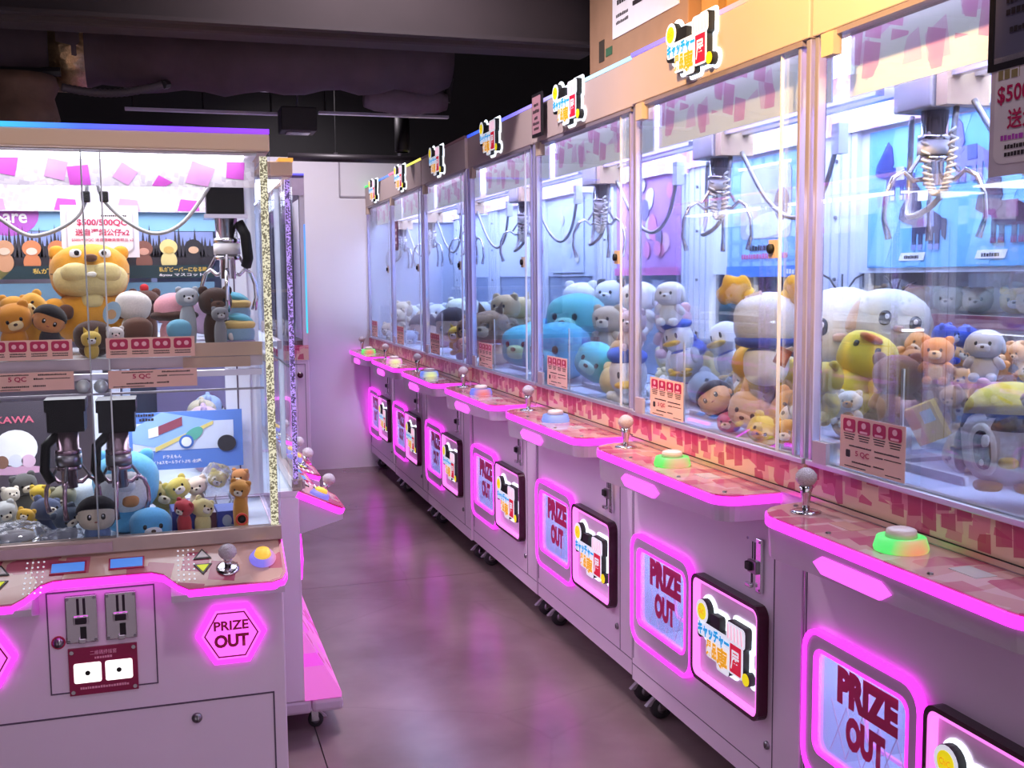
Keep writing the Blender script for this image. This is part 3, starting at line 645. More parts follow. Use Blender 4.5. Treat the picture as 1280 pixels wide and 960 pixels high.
horse(p, .53, 1.51, .17, mat('#3a2f50', .6), mat('#3b3450', .6), mat('#8a92c8', .6), yp-.002); horse(p, .85, 1.52, .17, mat('#4c2236', .6), mat('#40304a', .6), mat('#7a3a60', .6), yp-.002)
horse(p, .40, 1.66, .15, mat('#3a448c', .6), mat('#4a4a8c', .6), mat('#c8c4e8', .6), yp-.002); horse(p, .70, 1.69, .15, mat('#8a86c0', .6), mat('#7a70b8', .6), mat('#5a62b0', .6), yp-.002)
for x in (.42, .74):
    flat('name_strip', [(x, 1.475), (x+.11, 1.475), (x+.12, 1.498), (x+.01, 1.498)], PAPER, p, yp-.0015); prints(p, INK, [(x+.025, x+.09, 1.48, .011)], yp-.0028)
p = poster(machines[3], .345, .95, 1.43, 1.87, mat('#9cc4ea', .5, 0, .04, 30), 'gingham_poster'); tag(p, 'pale blue checked poster with blue base strip')
for i in range(8): flat('check_stripe', [(.36+.078*i, 1.47), (.38+.078*i, 1.47), (.38+.078*i, 1.868), (.36+.078*i, 1.868)], mat('#7aa8dc', .5, 0, 0), p, yp)
for i in range(6): flat('check_stripe', [(.347, 1.49+.066*i), (.948, 1.49+.066*i), (.948, 1.505+.066*i), (.347, 1.505+.066*i)], mat('#88b4e4', .5, 0, 0), p, yp-.0003)
flat('poster_picture', rrect(.45, .80, 1.57, 1.83, .03), mat('#b9b9c4', .5, 0, .2, 12), p, yp-.002); flat('picture_cushion', ell(.65, 1.62, .16, .045, .1), mat('#dfe2ea', .5), p, yp-.003); flat('picture_shape', ell(.74, 1.69, .05, .06), mat('#8d7468', .5), p, yp-.0035); flat('picture_border', rrect(.43, .80, 1.83, 1.842, .004), mat('#efe9b0', .5), p, yp-.003)
flat('poster_strip', [(.345, 1.43), (.95, 1.43), (.95, 1.47), (.345, 1.47)], mat('#4f86d8', .5), p, yp-.003); prints(p, INK, [(.52, .68, 1.527, .022)], yp-.003); prints(p, mat('#d06a9a', .5), [(.46, .78, 1.497, .02)], yp-.003); prints(p, PAPER, [(.78, .93, 1.44, .02)], yp-.0045)
p = poster(machines[4], .235, .93, 1.44, 1.90, mat('#c58cc8', .5, 0, .08, 8), 'pink_poster'); tag(p, 'pink patterned poster with round shapes')
rnd = random.Random(11)
for i in range(14): flat('printed_shape', ell(.26+.6*rnd.random(), 1.52+.34*rnd.random(), .03+.03*rnd.random(), .03+.03*rnd.random(), n=14), mat(rnd.choice(['#e88ab4', '#f0e6f0', '#a79ad8', '#8a7a9c', '#f4b8d0']), .5), p, yp-.0006*(i+1))
flat('poster_strip', [(.235, 1.44), (.93, 1.44), (.93, 1.475), (.235, 1.475)], mat('#d873b0', .5), p, yp-.010)
p = poster(machines[5], .3, .8, 1.46, 1.86, mat('#d6def0', .5, 0, .06, 8), 'pale_poster'); tag(p, 'pale washed-out poster')
for i in range(6): flat('printed_shape', ell(.38+.34*rnd.random(), 1.54+.24*rnd.random(), .035, .03, n=14), mat(rnd.choice(['#d8cfe4', '#c4cfe8', '#e4dcc8']), .5), p, yp-.0006*(i+1))

# things fixed to the nearest machine's glass
def glass_sign(root, x0, x1, z0, z1, m, frame=None):
    s = box('window_notice', m, root, x0, x1, -.004, .002, z0, z1)
    if frame: MB().ring([(x0, z0), (x1, z0), (x1, z1), (x0, z1)], [(x0+.012, z0+.012), (x1-.012, z0+.012), (x1-.012, z1-.012), (x0+.012, z1-.012)], -.007, -.004).build('notice_frame', frame, s)
    return s
a = on(1240, 92, 0, RX); b = on(1240, 0, 0, RX); x0 = Y1-a.y
s = glass_sign(machines[1], x0, x0+.20, a.z, a.z+.26, mat('#5f5c70', .3), DARK); text('notice_lettering', '每部機', INK, s, x0+.035, -.006, a.z+.145, .1, .035, .01); prints(s, INK, [(x0+.04, x0+.17, a.z+.11, .011), (x0+.04, x0+.17, a.z+.09, .011), (x0+.05, x0+.17, a.z+.06, .009)], -.006)
a = on(1239, 222, 0, RX); b = on(1240, 120, 0, RX); x0 = Y1-a.y; z0 = a.z
s = glass_sign(machines[1], x0, x0+.26, z0, z0+.205, mat('#c9bcc6', .4)); tag(s, 'pale notice with red prize offer')
flat('notice_card', rrect(x0+.012, x0+.25, z0+.02, z0+.19, .02), mat('#ddd2d6', .4), s, -.004); text('notice_lettering', '$500/500QC', CRIMSON, s, x0+.02, -.007, z0+.120, .2, .034, .02); text('notice_lettering', '送大公仔', CRIMSON, s, x0+.045, -.007, z0+.078, .14, .034, .02); prints(s, INK, [(x0+.04, x0+.2, z0+.045, .008), (x0+.04, x0+.2, z0+.032, .008)], -.006); prints(s, mat('#b040b0', .5), [(x0+.03, x0+.2, z0+.06, .010)], -.006); prints(s, mat('#8a7a50', .5), [(x0+.02, x0+.07, z0+.165, .018)], -.006)
c = on(680, 145, 0, RX); a = on(667, 172, 0, RX-.02)
t = thing('header_plaque', 'small dark framed notice leaning on the headers beside a cardboard box', 'sign', (RX-.03, a.y-.01, ZH+.012), R(-90))
MB().box(0, .115, 0, .008, 0, .165).build('plaque_frame', DARK, t); MB().box(.01, .105, -.002, 0, .012, .153).build('plaque_sheet', mat('#b88a94', .35), t); prints(t, INK, [(.03, .085, .115, .012), (.02, .095, .09, .014), (.035, .075, .065, .012), (.02, .095, .045, .012), (.03, .09, .025, .01)], -.002)
t = thing('window_label', 'small dark red label strip on the far machine post', 'sign', (RX-.012, on(497, 282, 0, RX).y+.03, 1.62), R(-90)); MB().box(0, .09, 0, .004, 0, .185).build('label_backing', mat('#5a2038', .4), t); MB().box(.012, .078, -.002, 0, .02, .165).build('label_sheet', mat('#8a5070', .4), t); prints(t, PAPER, [(.02, .06, .12, .02), (.02, .06, .08, .02), (.02, .06, .04, .02)], -.002)

# ------------------------------------------------------------------ cardboard boxes on the roofs
CARD = mat('#a58062', .8, 0, .06, 12); CARD_LIT = mat('#c18f4c', .75, 0, .06, 12)  # second tone has the orange lamp light put into the cardboard colour
p = on(737, 60, 0, 1.62)
t = thing('cardboard_box', 'brown cardboard carton with white shipping sheet on the machine roofs', 'box', (1.62, p.y, ZT-.01), R(-90))
L_ = p.y-on(860, 60, 0, 1.62).y
MB().box(0, L_, 0, .40, 0, .46).build('carton', CARD, t, bevel=.004); sh = MB().box(L_*.28, L_*.93, -.003, 0, .22, .42).build('shipping_sheet', PAPER, t); prints(sh, INK, [(L_*.33, L_*.6, .37, .02), (L_*.33, L_*.55, .335, .02), (L_*.32, L_*.45, .29, .012), (L_*.32, L_*.45, .265, .012)], -.003); MB().box(L_*.5, L_*.9, -.005, -.003, .30, .315).build('black_bar', INK, sh)
MB().box(L_*.12, L_*.18, -.002, 0, .16, .24).build('printed_mark', mat('#40382e', .7), t); MB().box(L_*.2, L_*.27, -.002, 0, .17, .20).build('green_tape', mat('#3f6a4c', .6), t); MB().box(0, L_, .18, .24, .46, .462).build('packing_tape', mat('#b09070', .4), t)
t = thing('cardboard_box', 'orange-lit cardboard carton beside the carton with the shipping sheet', 'box', (1.66, p.y-L_-.01, ZT-.01), R(-90))
MB().box(0, .34, 0, .36, 0, .44).build('carton', CARD_LIT, t, bevel=.004); MB().box(.12, .17, -.002, 0, 0, .44).build('packing_tape', mat('#a87838', .4), t); MB().box(0, .34, .15, .2, .44, .442).build('packing_tape', mat('#a87838', .4), t)

# ------------------------------------------------------------------ two-level machines on the left
LW, LD = .836, .58
def small_machine():
    r = thing('two_level_claw_machine', 'x', 'claw machine')
    cz0, cz1 = .03, .775
    box('lower_cabinet', LILAC, r, 0, LW, 0, LD, .12, .772, bevel=.004); box('tray_rim', LILAC, r, 0, LW, 0, .012, .772, .79); box('tray_rim', LILAC, r, 0, .012, .012, LD, .772, .79); box('tray_rim', LILAC, r, LW-.012, LW, .012, LD, .772, .79); box('tray_rim', LILAC, r, .012, LW-.012, LD-.012, LD, .772, .79)
    box('plinth', LILAC2, r, 0, LW, -.02, LD, .075, .12, bevel=.01)
    for x, y in ((.08, -.04), (LW-.08, -.04), (.08, LD-.08), (LW-.08, LD-.08)):
        caster(r, x, y).scale = (.65, .65, .66)
    # lower front door seam and coin door
    sm = MB(); sm.box(.05, LW-.03, -.0015, 0, .392, .396); sm.box(LW-.034, LW-.03, -.0015, 0, .14, .396); sm.build('service_door_seam', GROOVE, r)
    kl = MB().lathe([(.0, -.006), (.012, -.006), (.013, 0)], (.615, 0, .352), 14, 'y').build('door_lock', STEEL, r, True); MB().box(.614, .616, -.0075, -.006, .344, .36).build('keyhole', BLACK, kl)
    cd = MB().ring([(.283, .452), (.528, .452), (.528, .703), (.283, .703)], [(.286, .455), (.525, .455), (.525, .70), (.286, .70)], -.0015, 0).build('coin_door_seam', GROOVE, r)
    for x in (.360, .449):
        c = MB().box(x-.036, x+.036, -.008, 0, .575, .692).build('coin_mechanism', CHROME, r, bevel=.003)
        MB().box(x-.010, x-.004, -.0095, -.008, .645, .685).build('coin_slot', BLACK, c); MB().box(x+.004, x+.010, -.0095, -.008, .645, .685).build('coin_slot', BLACK, c)
        MB().box(x-.018, x+.016, -.014, -.008, .622, .642).build('button_bezel', CHROME, c, bevel=.002); MB().box(x-.014, x+.012, -.020, -.014, .625, .640).build('reject_button', BLACK, c, bevel=.002)
        MB().box(x-.004, x+.010, -.0095, -.008, .585, .615).build('return_slot', BLACK, c); MB().box(x-.008, x+.008, -.016, -.008, .576, .588).build('return_cup', CHROME, c, bevel=.002)
        for dx, z in ((-.03, .685), (.03, .685), (-.03, .582), (.03, .582)): MB().lathe([(.0, -.010), (.004, -.010), (.004, -.008)], (x+dx, 0, z), 8, 'y').build('screw', STEEL, c)
    kl = MB().lathe([(.0, -.006), (.012, -.006), (.013, 0)], (.306, 0, .58), 14, 'y').build('door_lock', STEEL, r, True); MB().box(.305, .307, -.0075, -.006, .572, .588).build('keyhole', BLACK, kl)
    MB().ring([(.306+.016*math.cos(R(i*24)), .58+.016*math.sin(R(i*24))) for i in range(15)], [(.306+.0125*math.cos(R(i*24)), .58+.0125*math.sin(R(i*24))) for i in range(15)], -.003, 0).build('lock_ring', CRIMSON, r)
    q = MB().box(.326, .482, -.006, 0, .446, .562).build('scanner_plate', mat('#8c1446', .3), r); tag(q, 'crimson plate with two white scanner windows')
    for x in (.337, .408):
        MB().prism(rrect(x, x+.062, .476, .525, .005, 3), -.0075, -.006).build('scanner_window', emit('#ffffff', 1.0, (1.3, 1.3, 1.25, 1)), q); MB().lathe([(.0, -.0085), (.006, -.0085), (.006, -.0075)], (x+.031, 0, .50), 12, 'y').build('scanner_eye', BLACK, q)
    for x, z in ((.334, .553), (.474, .553), (.334, .455), (.474, .455)): MB().lathe([(.0, -.009), (.005, -.009), (.005, -.006)], (x, 0, z), 8, 'y').build('screw', CHROME, q)
    text('plate_lettering', '二維碼掃描窗', mat('#e8a0b8', .5), q, .375, -.0065, .543, .06, .011, .01); prints(q, mat('#e8a0b8', .5), [(.35, .46, .460, .006), (.385, .425, .533, .006)], -.006)
    for cx in (LW/2+.287, LW/2-.287):
        hxp = lambda a: [(cx+a*math.cos(R(60*i)), .560+a*math.sin(R(60*i))) for i in range(6)]
        h = MB().prism(hxp(.086), -.012, 0).build('prize_hexagon', PINK, r); tag(h, 'pink lit hexagon reading PRIZE OUT')
        MB().prism(hxp(.072), -.014, -.012).build('hexagon_face', HOT, h); MB().ring(hxp(.066), hxp(.062), -.015, -.014).build('hexagon_outline', CRIMSON, h)
        text('hexagon_lettering', 'PRIZE', CRIMSON, h, cx-.042, -.016, .572, .084, .024, .03); text('hexagon_lettering', 'OUT', CRIMSON, h, cx-.042, -.016, .528, .084, .034, .05)
    # sloping console: two stations with a shallow middle; parts laid out in the console's own tilted frame
    M = LW/2
    def outl(o):
        half = [(M+.415, 0), (M+.415, -.128), (M+.405, -.150), (M+.38, -.159), (M+.19, -.158), (M+.165, -.138), (M+.135, -.099), (M+.108, -.087)]
        p = [(x+(o if x > M+.3 else 0), y-(o if y < 0 else 0)) for x, y in half]; return p+[(2*M-x, y) for x, y in reversed(p)]
    cs = bpy.data.objects.new('console', None); COL.objects.link(cs); cs.parent = r; cs.empty_display_size = .02
    cs.location = (0, 0, .79); cs.rotation_euler = (math.atan(.48), 0, 0)
    MB().prism(outl(0), -.004, 0, 'z').build('console_top', CONTOP2, cs); MB().prism(outl(.004), -.022, -.004, 'z').build('neon_edge', PINK, cs)
    MB().ring(outl(.001), [(M+(x-M)*.985, y*.965-.002) for x, y in outl(0)], 0, .0012, 'z').build('console_piping', mat('#b03060', .4), cs)
    for s_ in (1, -1):
        xa, xb = sorted((M+s_*.15, M+s_*.41)); MB().prism([(0, .768), (-.135, .705), (-.135, .690), (0, .652)], xa, xb, 'x').build('station_bracket', LILAC2, r)
        jx, bx, tx, px0 = M+s_*.281, M+s_*.365, M+s_*.224, M+.168 if s_ > 0 else M-.204+.036
        MB().lathe([(.0, 0), (.027, 0), (.027, .003), (.02, .006), (.0, .006)], (jx, -.098, 0), 18).build('joystick_base', CHROME, cs, True); MB().lathe([(.008, .004), (.009, .025), (.012, .036), (.0, .037)], (jx, -.098, 0), 14).build('joystick_stem', CHROME, cs, True); ball('joystick_ball', mat('#f6e2ec', .15, 0, .2, 9, .9, .5), cs, (jx, -.098, .052), .0195, kind='tuft')
        bt = MB().lathe([(.0, 0), (.031, 0), (.0325, .005), (.026, .016), (.0, .016)], n=24).build('button_ring', ramp_emit(['#8a7cff', '#d890f0', '#ff9ac0'], .034, .8), cs, True, loc=(bx, -.075, 0)); MB().lathe([(.0205, .016), (.017, .027), (.0, .030)], (bx, -.075, 0), 20).build('button_cap', emit('#f7c84a', .75), cs, True)
        for sg in (1, -1):
            MB().prism([(tx-.021, -.066+sg*.010), (tx+.021, -.066+sg*.010), (tx, -.066+sg*.047)], 0, .003, 'z').build('arrow_key', mat('#2c2626', .4), cs); MB().prism([(tx-.014, -.066+sg*.014), (tx+.014, -.066+sg*.014), (tx, -.066+sg*.039)], .003, .004, 'z').build('arrow_face', mat('#e8e2e0', .4) if sg > 0 else emit('#d8e020', .6), cs)
        dx = M+(.051 if s_ > 0 else -.078); MB().box(dx-.040, dx+.040, -.068, -.028, 0, .003).build('display_bezel', CRIMSON, cs); MB().box(dx-.036, dx+.036, -.064, -.032, .003, .0036).build('display', emit('#4f8ce8', .6), cs)
        px = MB()
        for i in range(4):
            for j in range(7): px.lathe([(.0, .002), (.0022, .002), (.0022, 0)], (px0+i*.012, -.018-j*.018, 0), 6)
        tag(px.build('indicator_dots', LWHITE, cs), 'grid of tiny white lights', kind='stuff')
    # glass house
    MB().box(.012, LW-.012, .012, LD-.012, .772, .786).build('lower_floor', mat('#c3ccd8', .4), r)
    sl = MB().box(0, LW, -.012, .02, .79, .826).build('door_sill', mat('#b9a49c', .3, .5), r, bevel=.003); MB().box(.0, M+.02, -.02, -.012, .796, .818).build('sliding_rail', mat('#b89aa4', .3, .5), r)
    for x0 in (0, LW-.03):
        box('corner_post', ACRYL, r, x0, x0+.03, -.006, .024, .80, 1.746); box('sparkle_strip', glitter('#fff6d4', '#7a7150', .9) , r, x0+.006, x0+.024, .0, .014, .81, 1.735)
        box('rear_post', WHITE, r, x0, x0+.03, LD-.03, LD, .80, 1.746)
    box('rear_panel_post', WHITE, r, LW-.10, LW-.03, LD-.04, LD-.01, .80, 1.70)
    tag(MB().box(LW-.068, LW-.064, LD-.042, LD-.040, .83, 1.6).build('slot_line', GROOVE, r), None)
    box('door_pane', LPANE, r, .03, M+.03, -.004, .000, .826, 1.74); box('door_pane', LPANE, r, M-.01, LW-.03, .006, .010, .826, 1.74)
    for x in (M-.012, M+.03): box('pane_edge', mat('#cdd6dc', .2, .1), r, x, x+.003, -.004, .010, .826, 1.74)
    box('side_pane', SIDEPANE, r, LW-.012, LW-.008, .03, LD-.03, .80, 1.74); box('side_pane', SIDEPANE, r, .008, .012, .03, LD-.03, .80, 1.74)
    sh = box('shelf', WHITE, r, .012, LW-.012, .05, LD-.02, 1.235, 1.252); box('shelf_lip', mat('#b7a9ae', .35, .4), sh, .03, LW-.03, .035, .05, 1.226, 1.252); 
    bp = box('shelf_fence', mat('#c9ab93', .5), sh, LW-.20, LW-.03, .03, .036, 1.252, 1.285); box('shelf_fence', mat('#c9ab93', .5), sh, LW-.22, LW-.06, .022, .03, 1.225, 1.25)
    box('shelf_lamp', PANELW, r, .06, LW-.12, .10, .42, 1.222, 1.232)
    box('gantry_rail', ALU, r, .03, LW-.03, .06, .075, 1.20, 1.215); box('front_wire', STEEL, r, .03, LW-.03, .012, .016, 1.168, 1.173)
    box('header', mat('#e0c6ac', .5, 0, .02, 5), r, 0, LW, -.01, LD, 1.746, 1.788, bevel=.004); box('header_led', ramp_emit(['#18e8ff', '#18b8ff', '#3a5cff', '#6a2cff', '#8a30ff'], LW, 1.5), r, 0, LW, -.012, .03, 1.788, 1.799)
    box('ceiling_panel', mat('#f0eef4', .4), r, .03, LW-.03, .02, LD-.04, 1.738, 1.745); box('ceiling_lamp', PANELW, r, .06, LW-.06, .125, .42, 1.731, 1.738); box('front_lamp', PANELW, r, .06, LW-.06, .025, .085, 1.731, 1.738)
    SPK = confetti('#cbc4ce', ['#dcd6de', '#b9b0be'], 60, .5, .5, ('X', 'Z'), .9, None, .12); PD = mat('#c94fc0', .5, 0, .15, 20); PD2 = mat('#cf94cc', .5, 0, .1, 20)  # faint glow added to the valance print, which is no lamp
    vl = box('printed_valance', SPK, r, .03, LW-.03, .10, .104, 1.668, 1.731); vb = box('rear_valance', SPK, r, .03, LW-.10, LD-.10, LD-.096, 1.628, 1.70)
    for i, (x, z, q, a) in enumerate(((.09, .735, .030, .5), (.235, .72, .034, .6), (.345, .71, .032, .55), (.395, .695, .034, .9), (.50, .70, .03, .2), (.585, .675, .026, .3), (.675, .70, .04, .45), (.76, .715, .03, .7))):
        flat('printed_square', [(x+q*math.cos(a+math.pi/2*j), min(1.7305, max(1.6685, z+.995+q*math.sin(a+math.pi/2*j)))) for j in range(4)], PD if i % 2 else PD2, vl, .0995)
    for i, x in enumerate((.12, .30, .46, .62)): flat('printed_square', [(x, 1.632), (x+.06, 1.632), (x+.055, 1.66), (x+.01, 1.664)], PD if i % 2 else PD2, vb, LD-.1005)
    return r
CONTOP2 = confetti('#dcb0a2', ['#e2bcae', '#b83262', '#c85c7a'], 11, .26, .12, ('X', 'Y'), .9)
sm0 = small_machine()
def plink(nm, m, parent, *a): return box(nm, m, parent, *a)
sm1 = copy_tree(sm0); sm2 = copy_tree(sm0)
sm0.location = (-.60, 2.70, 0); sm0['label'] = 'two-level claw machine with beaver-like plush, blue lit top edge and PRIZE OUT hexagon'
sm1.location = (.345, 3.30, 0); sm1.rotation_euler = (0, 0, R(90)); sm1['label'] = 'two-level claw machine turned to the aisle, directly behind the one with the blue lit top'
sm2.location = (.345, 4.16, 0); sm2.rotation_euler = (0, 0, R(90)); sm2['label'] = 'two-level claw machine facing the aisle, between its twin and the dark gap'
for o in (sm1, sm2):
    w_ = MB(); w_.prism([(0, .12), (-.115, .12), (-.115, .135), (0, .34)], .0, LW, 'x'); tag(w_.build('lit_slope', SLOPE, o), 'pink lit sloping panel')
    pf = MB(); pf.box(0.0, LW, -.12, -.021, .075, .118); pf.build('front_foot', LILAC2, o, bevel=.012)
for o in (sm0, sm1, sm2): o['group'] = 'two-level claw machines on the left of the aisle'
for o in list(bpy.data.objects):
    if o.parent in (sm1, sm2) and o.name.startswith('sparkle_strip'):
        o.data = o.data.copy(); o.data.materials.clear(); o.data.materials.append(glitter('#c9a0ff', '#3c2060', 1.0))
    if o.parent in (sm1, sm2) and o.name.startswith('header_led'):
        o.data = o.data.copy(); o.data.materials.clear(); o.data.materials.append(ramp_emit(['#ffb040', '#ff60e0', '#8040ff'], LW, 1.1))
# claws of the first two-level machine
MAU = mat('#a58a98', .25, .8, .05)
BLK = mat('#060507', .45, 0, .05, spec=.2)
def l1(u, v, Y): p = on(u, v, 1, Y); return (p.x+.60, Y-2.70, p.z)
x, y, z = l1(282, 264, 2.86); 
hb = box('carriage_housing', BLK, sm0, x-.048, x+.044, y-.04, y+.05, z-.01, z+.058); box('housing_top', CHROME, hb, x-.055, x+.052, y-.045, y+.055, z-.02, z-.01)
claw(sm0, x, y, z-.02, .92, CHROME, .085, .10, False)
MB().tube([(x+.03, y-.02, z-.03), (x+.045, y-.03, z-.06), (x+.05, y-.03, z-.12), (x+.045, y-.02, z-.14)], .014, 8).build('black_cable', BLK, sm0, True)
for u, v in ((84, 541), (147, 541)):
    x, y, z = l1(u, v, 2.80)
    hb = box('carriage_housing', BLK, sm0, x-.042, x+.042, y-.03, y+.06, z+.005, z+.055); box('housing_top', BLK, hb, x-.046, x+.046, y-.035, y+.065, z+.055, z+.085)
    claw(sm0, x+.0, y, z+.005, .85, MAU, .085, .09, False)
    MB().tube([(x-.02, y, z), (x-.05, y, z-.03), (x-.055, y, z-.09), (x-.04, y, z-.12)], .012, 8).build('black_cable', BLK, sm0, True)
for u in (104, 126):
    x, y, z = l1(u, 483, 2.735); MB().lathe([(.0, -.006), (.016, -.006), (.016, .006), (.0, .006)], (x, y, z), 16, 'y').build('pulley', mat('#d0d6da', .3, .3), sm0, True)
for pts in (((108, 222), (107, 250), (92, 275), (55, 293), (25, 290), (-30, 250)), ((120, 222), (130, 250), (160, 278), (195, 292), (230, 277), (265, 228))):
    hose(sm0, [l1(u, v, 2.82) for u, v in pts], .005, mat('#c7c8c4', .3, .3))
for u, v in ((107, 246), (130, 246)): x, y, z = l1(u, v, 2.815); box('cable_plug', BLACK, sm0, x-.010, x+.010, y-.01, y+.01, z-.013, z+.013, bevel=.003)
# notices of the first two-level machine
def l1_notice(u0, v0, u1, v1, Y, low):
    a = l1(u0, v1, Y); b = l1(u1, v0, Y); x0, x1, z0, z1 = a[0], b[0], a[2], b[2]; y = Y-2.70; W_, H_ = x1-x0, z1-z0
    n = MB().box(x0, x1, y-.0015, y, z0, z1).build('price_notice', PINKPAPER, sm0); tag(n, 'pink price strip' if low else 'pink strip with crimson icon squares')
    if low:
        text('price_lettering', '5 QC', CRIMSON, n, x0+W_*.27, y-.003, z0+H_*.48, W_*.20, H_*.30, .02)
        prints(n, INK, [(x0+W_*.15, x0+W_*.5, z0+H_*.84, H_*.07), (x0+W_*.6, x0+W_*.92, z0+H_*.82, H_*.09), (x0+W_*.55, x0+W_*.66, z0+H_*.6, H_*.1), (x0+W_*.68, x0+W_*.96, z0+H_*.62, H_*.06), (x0+W_*.2, x0+W_*.5, z0+H_*.2, H_*.1), (x0+W_*.54, x0+W_*.68, z0+H_*.22, H_*.1), (x0+W_*.05, x0+W_*.4, z0+H_*.06, H_*.06)], y-.0015)
    else:
        for i in range(4):
            a_ = x0+W_*(.04+.24*i); MB().prism(rrect(a_, a_+W_*.205, z0+H_*.42, z0+H_*.93, .005, 3), y-.0024, y-.0015).build('icon_square', CRIMSON, n)
            bq = MB(); c_ = a_+W_*.10; bq.prism(ell(c_-W_*.04, z0+H_*.68, W_*.028, H_*.12, n=10), y-.003, y-.0024); bq.prism(ell(c_+W_*.045, z0+H_*.68, W_*.028, H_*.12, n=10), y-.003, y-.0024); tag(bq.build('icon_drawing', ROSEP, n), None, kind='stuff')
        prints(n, INK, [(x0+W_*(.05+.24*i), x0+W_*(.23+.24*i), z0+H_*(.28-.11*j), H_*.07) for i in range(4) for j in range(2)], y-.0015)
l1_notice(133, 420, 243, 448, 2.69, False); l1_notice(-20, 424, 90, 452, 2.69, False); l1_notice(136, 460, 246, 486, 2.69, True); l1_notice(-20, 464, 92, 491, 2.69, True)
# posters of the first two-level machine
def l1poster(name, u0, v0, u1, v1, Y, m, label):
    a = l1(u0, v1, Y); b = l1(u1, v0, Y); y = Y-2.70
    p = MB().box(a[0], b[0], y, y+.004, a[2], b[2]).build(name, m, sm0); tag(p, label); return p, a[0], b[0], a[2], b[2], y
p, x0, x1, z0, z1, y = l1poster('sky_panel', -70, 228, 268, 288, 3.20, mat('#8cc2e6', .5, 0, .08, 5), 'sky blue upper strip of the back poster')
flat('word_bubble', ell(x0+.16, z0+.045, .075, .06), mat('#b45cc0', .4), p, y); text('bubble_lettering', 'are', PAPER, p, x0+.145, y-.003, z0+.02, .06, .026, .02)
flat('printed_cloud', ell(x0+.42, z0+.06, .06, .03), mat('#c4d2dc', .5), p, y); flat('printed_cloud', ell(x0+.44, z0+.08, .035, .03), mat('#cdd9e0', .5), p, y-.001)
p, x0, x1, z0, z1, y = l1poster('forest_poster', -70, 290, 266, 350, 3.20, mat('#2f2b33', .55, 0, .35, 30), 'forest poster with six small printed animals')
flat('printed_sky', [(x0, z0+.09), (x1, z0+.09), (x1, z1), (x0, z1)], mat('#8fa0d8', .5, 0, .25, 9), p, y, .0008)
tr_ = MB(); rn = random.Random(4); xx = x0
while xx < x1-.01:
    h_ = rn.uniform(.02, .065); tr_.prism([(xx, z0+.06), (xx+.016, z0+.06), (xx+.008, z0+.085+h_)], y-.0015, y-.0008); xx += rn.uniform(.007, .014)
tag(tr_.build('printed_pines', mat('#3a3840', .6), p), None, kind='stuff')
flat('printed_ground', [(x0, z0), (x1, z0), (x1, z0+.03), (x0, z0+.025)], mat('#7a7440', .6, 0, .4, 30), p, y-.0015)
for u, v, c1, c2 in ((6, 318, '#d8a078', '#ecd2b8'), (40, 318, '#e08a5a', '#f4dcc8'), (72, 318, '#d88858', '#ecc8a8'), (180, 318, '#8a5a4c', '#d8a088'), (211, 316, '#e8d890', '#d8b460'), (242, 316, '#2c2a30', '#e4bc98')):
    c = l1(u, v, 3.20); flat('printed_figure', ell(c[0], c[2]-.022, .022, .026), mat(c1, .5), p, y-.0022); flat('printed_figure', ell(c[0], c[2]+.016, .024, .022), mat(c1, .5), p, y-.0026); flat('printed_face', ell(c[0], c[2]+.008, .014, .010), mat(c2, .5), p, y-.004)
flat('title_plate', [(x1-.27, z0+.0), (x1, z0), (x1, z0+.036), (x1-.22, z0+.036), ], mat('#1f3a40', .4), p, y-.005); text('title_lettering', '私がビーバーになる時', mat('#e6c25a', .5), p, x1-.15, y-.007, z0+.017, .13, .014, .02); text('title_lettering', '&you マスコット', PAPER, p, x1-.15, y-.007, z0+.003, .12, .010, .02)
flat('title_plate', [(x0+.14, z0+.0), (x0+.36, z0), (x0+.36, z0+.036), (x0+.18, z0+.036)], mat('#1f3a40', .4), p, y-.005); text('title_lettering', '私がビー', mat('#e6c25a', .5), p, x0+.22, y-.007, z0+.014, .08, .015, .02)
p, x0, x1, z0, z1, y = l1poster('lower_panel', -70, 352, 268, 378, 3.20, mat('#6f9ab8', .5, 0, .05, 5), 'grey blue strip under the forest poster')
p, x0, x1, z0, z1, y = l1poster('prize_offer_card', 78, 257, 172, 322, 3.08, mat('#d9d5dc', .6, 0, .02), 'white card with the red prize offer')
flat('offer_frame', rrect(x0+.012, x1-.012, z0+.012, z1-.010, .016), mat('#b7b4bc', .4), p, y); flat('offer_sheet', rrect(x0+.016, x1-.016, z0+.016, z1-.014, .014), mat('#dcd8de', .6, 0, .02), p, y-.001)
text('offer_lettering', '$500/500QC', CRIMSON, p, x0+.04, y-.004, z0+.082, .125, .019, .02); text('offer_lettering', '送自選細公仔x2', CRIMSON, p, x0+.035, y-.004, z0+.057, .135, .019, .02); text('offer_lettering', '$500/430QC 送自選聯乘雪糕品 x2', CRIMSON, p, x0+.025, y-.004, z0+.042, .155, .009, .01); prints(p, INK, [(x0+.05, x0+.1, z0+.026, .006), (x0+.10, x1-.03, z1-.03, .005)], y-.002)
p, x0, x1, z0, z1, y = l1poster('blue_toy_poster', 158, 511, 302, 590, 3.17, mat('#5b82cf', .45, 0, .03), 'blue poster picturing a keychain torch and a box-shaped charm')
flat('picture_field', [(x0+.02, z0+.055), (x1-.025, z0+.055), (x1-.025, z1-.03), (x0+.02, z1-.03)], mat('#c9d4ea', .4), p, y); flat('printed_board', [(x0+.02, z0+.12), (x0+.10, z0+.165), (x0+.24, z0+.135), (x0+.08, z0+.065), (x0+.02, z0+.08)], mat('#8fb4e4', .4), p, y-.001); flat('printed_board_edge', [(x0+.08, z0+.065), (x0+.24, z0+.135), (x0+.24, z0+.125), (x0+.08, z0+.052)], mat('#d8c878', .4), p, y-.002)
